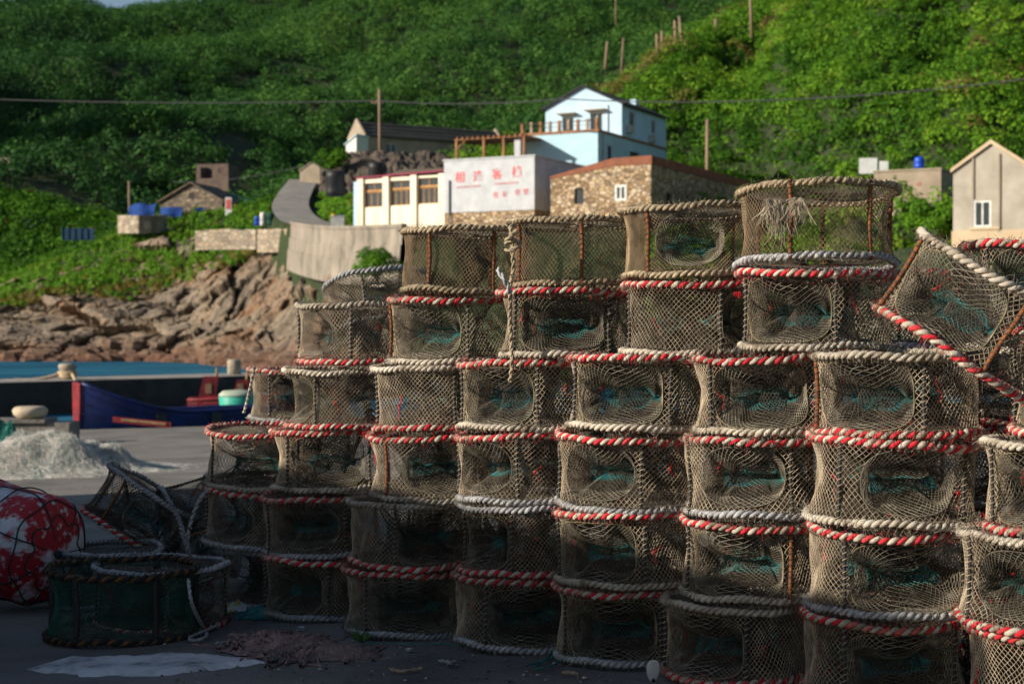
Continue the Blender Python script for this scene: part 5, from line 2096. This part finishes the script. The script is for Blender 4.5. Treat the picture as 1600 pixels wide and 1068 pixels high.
# rubble bank behind the glazed building
mb = MB()
pxs = np.linspace(500, 706, 90)
v = np.linspace(0, 1, 22)
PX_, V_ = np.meshgrid(pxs, v)
d_ = 119 + V_ * 14 + (PX_ - 500) * -.01
pyt = np.interp(PX_, [500, 520, 560, 620, 700, 706], [270, 254, 246, 246, 248, 250])
pyb = 306 + 0 * PX_
py = pyb + (pyt - pyb) * np.sin(np.clip(V_ * 1.15, 0, 1) * PI / 2)
X, Y, Z = (PX_ - CX) * d_ / F, d_, ZC - (py - YH) * d_ / F
q = np.stack([X, Y, Z], -1)
w1, w21, wid = worley(q * .9, 3)
s21 = worley(q * 2.0, 8)[1]
Z = Z + .5 * (wid - .4) + .5 * np.clip(w21 / .4, 0, 1) * .6 + .2 * s21
Y = Y - .5 * wid
mb.grid(np.stack([X, Y, Z], -1))
M_rubble = mat('dark_rubble', (.11, .085, .065), (.035, .03, .028), scale=.9, bump=.15, bscale=4)
kind(mb.obj('rubble_bank', M_rubble, smooth=False), 'structure')


def drum(name, label, px, py, d_, r, hh, m, cat, grp=None):
    q = P(px, py, d_)
    mb = MB()
    mb.lathe([(r * .96, -.3), (r, .03), (r * .97, hh * .33), (r, hh * .35), (r * .97, hh * .66), (r, hh * .68), (r * .96, hh * .97), (r * .8, hh), (.03, hh + .03)], 16)
    return tag(mb.obj(name, m, loc=q), label, cat, grp)


drum('water_tank', "large black water tank left of the glazed building", 524, 300, 117, .72, 1.5, M_tank_black, 'water tank')
drum('water_tank', "black water tank on the rubble bank above the glazed building", 588, 284, 118.5, .62, 1.4, M_tank_black, 'water tank')
drum('barrel', "blue barrel by the low wall on the far side of the road", 402, 348, 158, .28, .6, M_tank_blue, 'barrel')
drum('barrel', "white barrel between the blue and green barrels by the road", 411, 348, 157.6, .3, 1.0, M_frame_white, 'barrel')
drum('barrel', "dark green barrel beside the road by the low wall", 424, 348, 157, .42, 1.0, mat('barrel_green', (.01, .06, .045), scale=2), 'barrel')
drum('barrel', "yellow barrel standing at the bend of the road", 522, 346, 130, .24, .62, mat('barrel_yellow', (.5, .36, .03), scale=2), 'barrel')
drum('barrel', "small blue barrel at the corner of the glazed building", 533, 347, 122, .24, .5, M_tank_blue, 'barrel')
q = P(540, 350, 119)
mb = MB()
mb.box((-1.1, 0, -.3), (-.1, .6, .55))
mb.box((-1.15, -.05, .55), (-.05, .65, .61))
tag(mb.obj('stall_counter', mat('counter_grey', (.42, .42, .41), (.25, .25, .25), scale=2), smooth=False, loc=q), "small pale roadside counter at the corner of the glazed building", 'counter')
q = P(357, 331, 178)
mb = MB()
mb.box((-.35, 0, -.4), (.35, .08, 1.6))
mb.box((-.25, -.02, .3), (.25, -.004, 1.4), 1)
tag(mb.obj('notice_board', [M_frame_white, M_signred], smooth=False, loc=q), "small red and white board standing in the grass bank", 'notice board')

# ------------------------------------------------------------------ poles and wires
def pole(label, top, bot, d_, r, arm=None, grp='wooden utility poles'):
    A_, B_ = P(*top, d_), P(*bot, d_)
    t = thing('utility_pole', label, 'utility pole', B_, 0, grp)
    v = A_ - B_
    mb = MB()
    mb.tubes(np.array([tuple(v * -.12), tuple(v * .5), tuple(v)]), [r * 1.1, r, r * .85], sides=8, caps=True)
    mb.obj('shaft', M_pole, t)
    if arm:
        mb = MB()
        zz = v.length * arm
        mb.box((-.75, -.05, zz), (.25, .05, zz + .12))
        for x in (-.65, -.3, .15):
            mb.lathe([(.03, 0), (.07, .06), (.05, .16), (.01, .2)], 8, T=lambda a, b_, c_, x=x: (a + x, b_, c_ + zz + .12))
        mb.obj('crossarm', M_pole, t, smooth=False)
    return t


pole("tall utility pole with crossarm before the long grey house", (593, 140), (594, 250), 131, .13, .80)
pole("bare pole at the far corner of the brown stone house", (1105, 187), (1105, 350), 113, .14)
pole("short pole at the terrace below the dark left hillside", (202, 283), (203, 332), 180, .16)
for i, (top, bot, d_, lab) in enumerate((
        ((1061, 26), (1069, 106), 172, "leaning pole of the close pair on the hill ridge"), ((1054, 33), (1057, 104), 172.5, "upright pole of the close pair on the hill ridge"),
        ((1026, 54), (1027, 86), 178, "shorter of two stubby poles on the bare brown ridge"), ((1034, 49), (1035, 87), 178, "taller of two stubby poles on the bare brown ridge"),
        ((949, 66), (946, 104), 186, "thick pole standing alone behind the white house"), ((974, 60), (971, 108), 184, "thin pole beside the bare brown slope above the white house"),
        ((1118, 30), (1119, 56), 180, "very short pole on the green ridge between taller ones"), ((1172, -12), (1174, 52), 176, "tallest pole on the green ridge, cut by the picture top"),
        ((962, -10), (962, 34), 330, "faint thin pole high on the far hillside"))):
    pole(lab, top, bot, d_, .17 if i not in (5,) else .12, None, 'wooden poles on the ridge')


def wire(label, pts, r):
    out = []
    for (a, b_, sag) in pts:
        A_, B_ = P(*a), P(*b_)
        t = np.linspace(0, 1, 30)[:, None]
        p = np.array(A_) * (1 - t) + np.array(B_) * t
        p[:, 2] -= sag * 4 * (t * (1 - t))[:, 0]
        out.append(p)
    mb = MB()
    mb.tubes(np.concatenate(out), r, sides=5)
    return tag(mb.obj('overhead_wire', M_frame_dark), label, 'wire')


wire("overhead wire across the dark hillside to the crossarm pole", [((-120, 151, 150), (590, 158, 131), .35)], .05)
wire("overhead wire from the crossarm pole past the white house to the green hill", [((594, 158, 131), (880, 155, 118), .3), ((880, 155, 118), (1720, 108, 96), .9)], .045)
wire("low wire sagging over the grass from the road to the terrace", [((270, 284, 190), (560, 236, 140), .8)], .03)

# ------------------------------------------------------------------ vegetation
def leaves_mesh(name, mat_, cx, cy, cz, rad, nl, ls, tint, hs=.75, seed=0):
    """cx.. arrays of clump centres; nl leaf clusters each; one mesh of many leaf faces"""
    rg = np.random.default_rng(seed)
    n = len(cx)
    N = n * nl
    base = np.repeat(np.stack([cx, cy, cz], -1), nl, 0)
    R = np.repeat(rad, nl)
    d_ = rg.normal(0, 1, (N, 3))
    d_[:, 2] = np.abs(d_[:, 2]) * 1.0 - .25
    d_ /= np.linalg.norm(d_, axis=1, keepdims=True)
    # lumpy crown outline: a few lobes per plant
    lob = 1 + .35 * (vnoise(d_ * 1.8 + base * .37, seed + 1) - .5) * 2
    rr = R * lob * rg.uniform(.72, 1.05, N)
    c = base + d_ * rr[:, None] * np.array([1, 1, hs])
    nrm = d_ + np.array([0, 0, .25]) + rg.normal(0, .40, (N, 3))
    nrm /= np.linalg.norm(nrm, axis=1, keepdims=True)
    t1 = np.cross(nrm, rg.normal(0, 1, (N, 3)))
    t1 /= np.linalg.norm(t1, axis=1, keepdims=True)
    t2 = np.cross(nrm, t1)
    s = (np.repeat(ls, nl) * rg.uniform(.55, 1.35, N))[:, None]
    a = rg.uniform(.5, .9, (N, 1))
    V = np.stack([c - t1 * s, c - t2 * s * a + nrm * s * .15, c + t1 * s, c + t2 * s * a + nrm * s * .15], 1)
    f = np.arange(N * 4).reshape(N, 4)
    mb = MB()
    mb.add(V, f)
    tn = np.clip(np.repeat(tint, nl) + rg.normal(0, .10, N), 0, 1)
    return mb.mesh(name, mat_, smooth=False, attrs={'tint': np.repeat(tn, 4)})


def scatter(sp, y0, y1, px0, px1, fn, seed):
    rg = np.random.default_rng(seed)
    xs, ys_ = [], []
    y = y0
    while y < y1:
        x0, x1 = (px0 - CX) * y / F, (px1 - CX) * y / F
        k = max(1, int((x1 - x0) / sp))
        x = x0 + (np.arange(k) + rg.uniform(-.4, 1.4, k)) * sp
        yy = y + rg.uniform(-.5, .5, k) * sp
        xs.append(x)
        ys_.append(yy)
        y += sp
    x, y = np.concatenate(xs), np.concatenate(ys_)
    px = CX + x / y * F
    keep = fn(px, x, y)
    return x[keep], y[keep], px[keep]


def clear_of(x, y):
    m = np.ones(x.shape, bool)
    for p in RP[::2]:
        m &= np.hypot(x - p[0], y - p[1]) > 2.9
    for (ex, ey, ew, el) in FOOT:
        # footprint in house frame: corner, width (to -x), length (+y)
        lx = (x - ex) * math.cos(TH_A) - (y - ey) * math.sin(TH_A)
        ly = (x - ex) * math.sin(TH_A) + (y - ey) * math.cos(TH_A)
        m &= ~((lx > -ew - 1.2) & (lx < 1.2) & (ly > -2.2) & (ly < el + 1.))
    return m


FOOT = []
for (px, py, d_, W_, L_) in ((934, 262, 122, 6.7, 14.2), (1017, 358, 100, 7, 18.5), (835, 354, 105, 6.8, 9), (696, 349, 110, 7.2, 6), (1609, 378, 74, 3.6, 9), (1470, 345, 89, 3.8, 6.5),
                             (822, 247, 121.5, 6.1, 3.3), (348, 331, 186, 9, 10), (505, 282, 168, 3, 3), (357, 276, 218, 4.6, 4)):
    p = P(px, py, d_)
    FOOT.append((p.x, p.y, W_, L_))
# long grey house, other rotation: coarse block
_q = P(574, 246, 147)


def not_grey(x, y):
    lx = (x - _q.x) * math.cos(BET) + (y - _q.y) * math.sin(BET)
    ly = -(x - _q.x) * math.sin(BET) + (y - _q.y) * math.cos(BET)
    return ~((lx > -1) & (lx < 15.4) & (ly > -4) & (ly < 4.4))


G_far = leaf_mat('far_shrub_leaf', [(.010, .040, .015), (.026, .090, .018), (.056, .150, .023), (.11, .215, .032)], .3)
G_near = leaf_mat('spur_shrub_leaf', [(.025, .08, .008), (.065, .18, .010), (.11, .25, .012), (.18, .31, .02), (.19, .12, .05)], .38)
G_grass = leaf_mat('bank_grass_leaf', [(.04, .12, .010), (.09, .23, .014), (.14, .30, .02), (.20, .13, .04)], .42)

# far hill
x, y, px = scatter(2.6, 196, 460, -120, 1720, lambda px, x, y: (spur(px, y) < main_hill(x, y)) & (rng.random(px.shape) < .93), 3)
big = vnoise(np.stack([x * .05, y * .05, 0 * x], -1), 61)
mid = vnoise(np.stack([x * .16, y * .16, 0 * x], -1), 62)
keep = (big * .45 + mid * .55) > .33
x, y, px, big, mid = x[keep], y[keep], px[keep], big[keep], mid[keep]
z = terrain(x, y)
m = clear_of(x, y)
x, y, z, px, big, mid = x[m], y[m], z[m], px[m], big[m], mid[m]
rad = rng.uniform(1.0, 2.6, len(x)) * (.7 + .8 * mid)
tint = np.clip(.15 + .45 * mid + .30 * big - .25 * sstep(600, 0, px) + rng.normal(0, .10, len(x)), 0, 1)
o = bpy.data.objects.new('hillside_shrubs', leaves_mesh('hillside_shrubs', G_far, x, y, z + rad * .3, rad, 130, .22 * (.7 + .2 * rad), tint, .95, 5))
COL.objects.link(o)
kind(o, 'stuff', "dense dark green shrubs covering the far hillside")
print('far', len(x))

# near spur on the right and the slopes round the village
def f_spur(px, x, y):
    s = spur(px, y)
    y0 = np.interp(px, [800, 950, 1050, 1180, 1230, 1300, 1400, 1600, 2300], [160, 152, 150, 147, 134, 124, 118, 112, 105])
    gain = np.interp(px, [800, 880, 950, 1000, 1050, 1100, 1180, 1240, 1300, 1600, 2300], [0, 4, 10, 14.5, 17.2, 20.5, 24.5, 27, 33, 40, 46])
    front = (y - y0) < gain / .62 + 10
    ok = ((s > -40) & front & (s >= main_hill(x, y) - 1)) | ((px > 1020) & (y > 84) & (y < y0 + 2)) | ((px > 620) & (y > 133) & (y < 205))
    bare = (np.hypot((px - 1000) / 45, (y - 177) / 7) < 1) & (rng.random(px.shape) < .8)
    return ok & ~bare & clear_of(x, y) & not_grey(x, y)


x, y, px = scatter(1.3, 84, 215, 620, 1900, f_spur, 7)
z = terrain(x, y)
big = vnoise(np.stack([x * .09, y * .09, 0 * x], -1), 71)
mid = vnoise(np.stack([x * .3, y * .3, 0 * x], -1), 72)
rad = rng.uniform(.5, 1.4, len(x)) * (.6 + .9 * mid)
rad = np.where(rng.random(len(x)) < .06, rng.uniform(1.6, 2.3, len(x)), rad)
tint = np.clip(-.10 + .50 * mid + .45 * big + rng.normal(0, .13, len(x)), 0, .76)
brown = (rng.random(len(x)) < .015) | ((vnoise(np.stack([x * .12, y * .12, 0 * x], -1), 77) > .78) & (rng.random(len(x)) < .5)) | ((np.hypot((px - 1000) / 75, (y - 176) / 10) < 1) & (rng.random(len(x)) < .5)) | ((np.hypot((px - 1190) / 50, (y - 108) / 8) < 1) & (rng.random(len(x)) < .35))
tint = np.where(brown, .97, tint)
o = bpy.data.objects.new('spur_shrubs', leaves_mesh('spur_shrubs', G_near, x, y, z + rad * .35, rad, 150, .125 * (.75 + .3 * rad), tint, .9, 6))
COL.objects.link(o)
kind(o, 'stuff', "bright sunlit shrubs and creepers covering the near hill spur")
print('spur', len(x))
x, y, px = scatter(.85, 84, 195, 980, 1750, f_spur, 17)
z = terrain(x, y)
mid = vnoise(np.stack([x * .4, y * .4, 0 * x], -1), 73)
rad = rng.uniform(.3, .6, len(x))
o = bpy.data.objects.new('spur_ground_cover', leaves_mesh('spur_ground_cover', G_near, x, y, z - .1, rad, 26, np.full(len(x), .13), np.clip(.1 + .5 * mid + rng.normal(0, .1, len(x)), 0, .78), .8, 16))
COL.objects.link(o)
kind(o, 'stuff', "low green creepers covering the bare soil of the near hill spur")
print('cover', len(x))

# grassy bank above the rocks on the left
def f_bank(px, x, y):
    top = np.interp(px, [-150, 50, 130, 200, 300, 400, 440, 520, 620], [182, 180, 178, 182, 188, 185, 160, 116, 104])
    lo = np.interp(px, [-150, 50, 150, 300, 350, 400, 440, 500, 540, 620], [168, 163, 161, 161, 159, 154, 139, 127, 114, 98])
    return (px < 640) & (y > lo + 3 * (vnoise(np.stack([x * .3, y * .3, 0 * x], -1), 81) - .5)) & (y < 205) & clear_of(x, y)


x, y, px = scatter(.85, 88, 205, -200, 640, f_bank, 9)
z = terrain(x, y)
mid = vnoise(np.stack([x * .25, y * .25, 0 * x], -1), 82)
lowd = y - np.interp(px, [-150, 50, 150, 300, 350, 400, 440, 500, 540, 620], [168, 163, 161, 161, 159, 158, 142, 116, 104, 90])
shr = (y > 183)
rad = np.where(shr, rng.uniform(.6, 1.4, len(x)), rng.uniform(.28, .62, len(x)) * (.7 + .8 * mid))
tint = np.clip(.30 + .4 * mid + rng.normal(0, .12, len(x)) - .3 * shr, 0, .72)
tint = np.where((lowd < 3.0) & (rng.random(len(x)) < .55) | (rng.random(len(x)) < .02), .95, tint)
o = bpy.data.objects.new('bank_grass', leaves_mesh('bank_grass', G_grass, x, y, z + rad * .1, rad, 50, .14 * (.7 + .6 * rad), tint, .95, 8))
COL.objects.link(o)
kind(o, 'stuff', "bright green grass and low weeds on the bank above the rocks")
print('bank', len(x))

# shrubs that stand alone beside the annex and the stacks
def shrub(label, px, py, d_, r, hh, seed, n=260):
    q = P(px, py, d_)
    rg = np.random.default_rng(seed)
    t = thing('shrub', label, 'shrub', q)
    k = 14
    cx = rg.normal(0, r * .45, k)
    cy = rg.normal(0, r * .35, k)
    cz = rg.uniform(0, hh, k)
    me = leaves_mesh('foliage', G_near, cx, cy, cz, rg.uniform(.3, .55, k) * r, n, np.full(k, .085), np.clip(rg.normal(.35, .12, k), 0, .7), 1., seed)
    part('foliage', me, t)
    mb = MB()
    for i in range(6):
        mb.tubes(np.array([(0, 0, -.6), (cx[i] * .4, cy[i] * .4, cz[i] * .4), (cx[i], cy[i], cz[i])]), [.05, .03, .015], sides=5)
    mb.obj('stem', M_pole, t)
    return t


shrub("brownish weedy shrub on the rubble bank left of the long grey house", 520, 262, 124, 1.2, 1.0, 12, 240)
shrub("leafy shrub climbing the flat concrete building's wall", 1436, 345, 85, .8, 1.0, 3)
shrub("dense creeper-covered shrub between the concrete building and beige house", 1470, 372, 82, 1.5, 1.5, 4, 420)
shrub("low weedy shrub beside the far corner of the stone house", 1190, 322, 103, 1.6, 1.0, 5, 300)
shrub("bushy shrub behind the top of the sixth stack", 1260, 318, 100, 1.7, 1.1, 6, 300)
shrub("dark shrub at the foot of the road retaining wall", 590, 428, 97, 1.6, 1.2, 7, 300)
q = P(1178, 302, 104)
mb = MB()
for i, (xx, ww, zz) in enumerate(((0, .9, .45), (1.3, 1.3, .3), (3.4, .8, .5))):
    mb.box((xx, 0, -.4), (xx + ww, .5, zz))
tag(mb.obj('fish_crate', mat('crate_blue', (.10, .22, .34), (.3, .34, .38), scale=2), smooth=False, loc=P(1172, 306, 104)), "pale blue crate stack among weeds behind the stone house", 'crate')

# ------------------------------------------------------------------ unseen shed-shaped block added to cast the low shade over the floats
ax, ay = Vector((.94, .34, 0)), Vector((-.34, .94, 0))
c = ax * -3.6 + ay * 4.35
h = thing('shade_caster', "unseen shed-shaped block added on the quay to cast low shade over the floats", 'shed', (c.x, c.y, gz(c.x, c.y)), math.atan2(.34, .94))
SLN = 12.2
T_sh = lambda x, y, z: (y, x, z)
mb = MB()
mb.prism([(0, -.6), (SLN, -.6), (SLN, 2.42), (4.2, 2.5), (0, 2.86)], -4, 0, T=T_sh)
mb.obj('wall', M_conc2, h, smooth=False)
mb = MB()
mb.prism([(-.12, 2.875), (4.2, 2.505), (SLN + .1, 2.425), (SLN + .1, 2.53), (4.2, 2.61), (-.12, 2.98)], -4.1, .08, T=T_sh)
mb.obj('roof', M_blackroof, h, smooth=False)
mb = MB()
mb.box((.003, 4, -.1), (.05, 6.4, 2.1))
mb.obj('door', M_door, h, smooth=False)
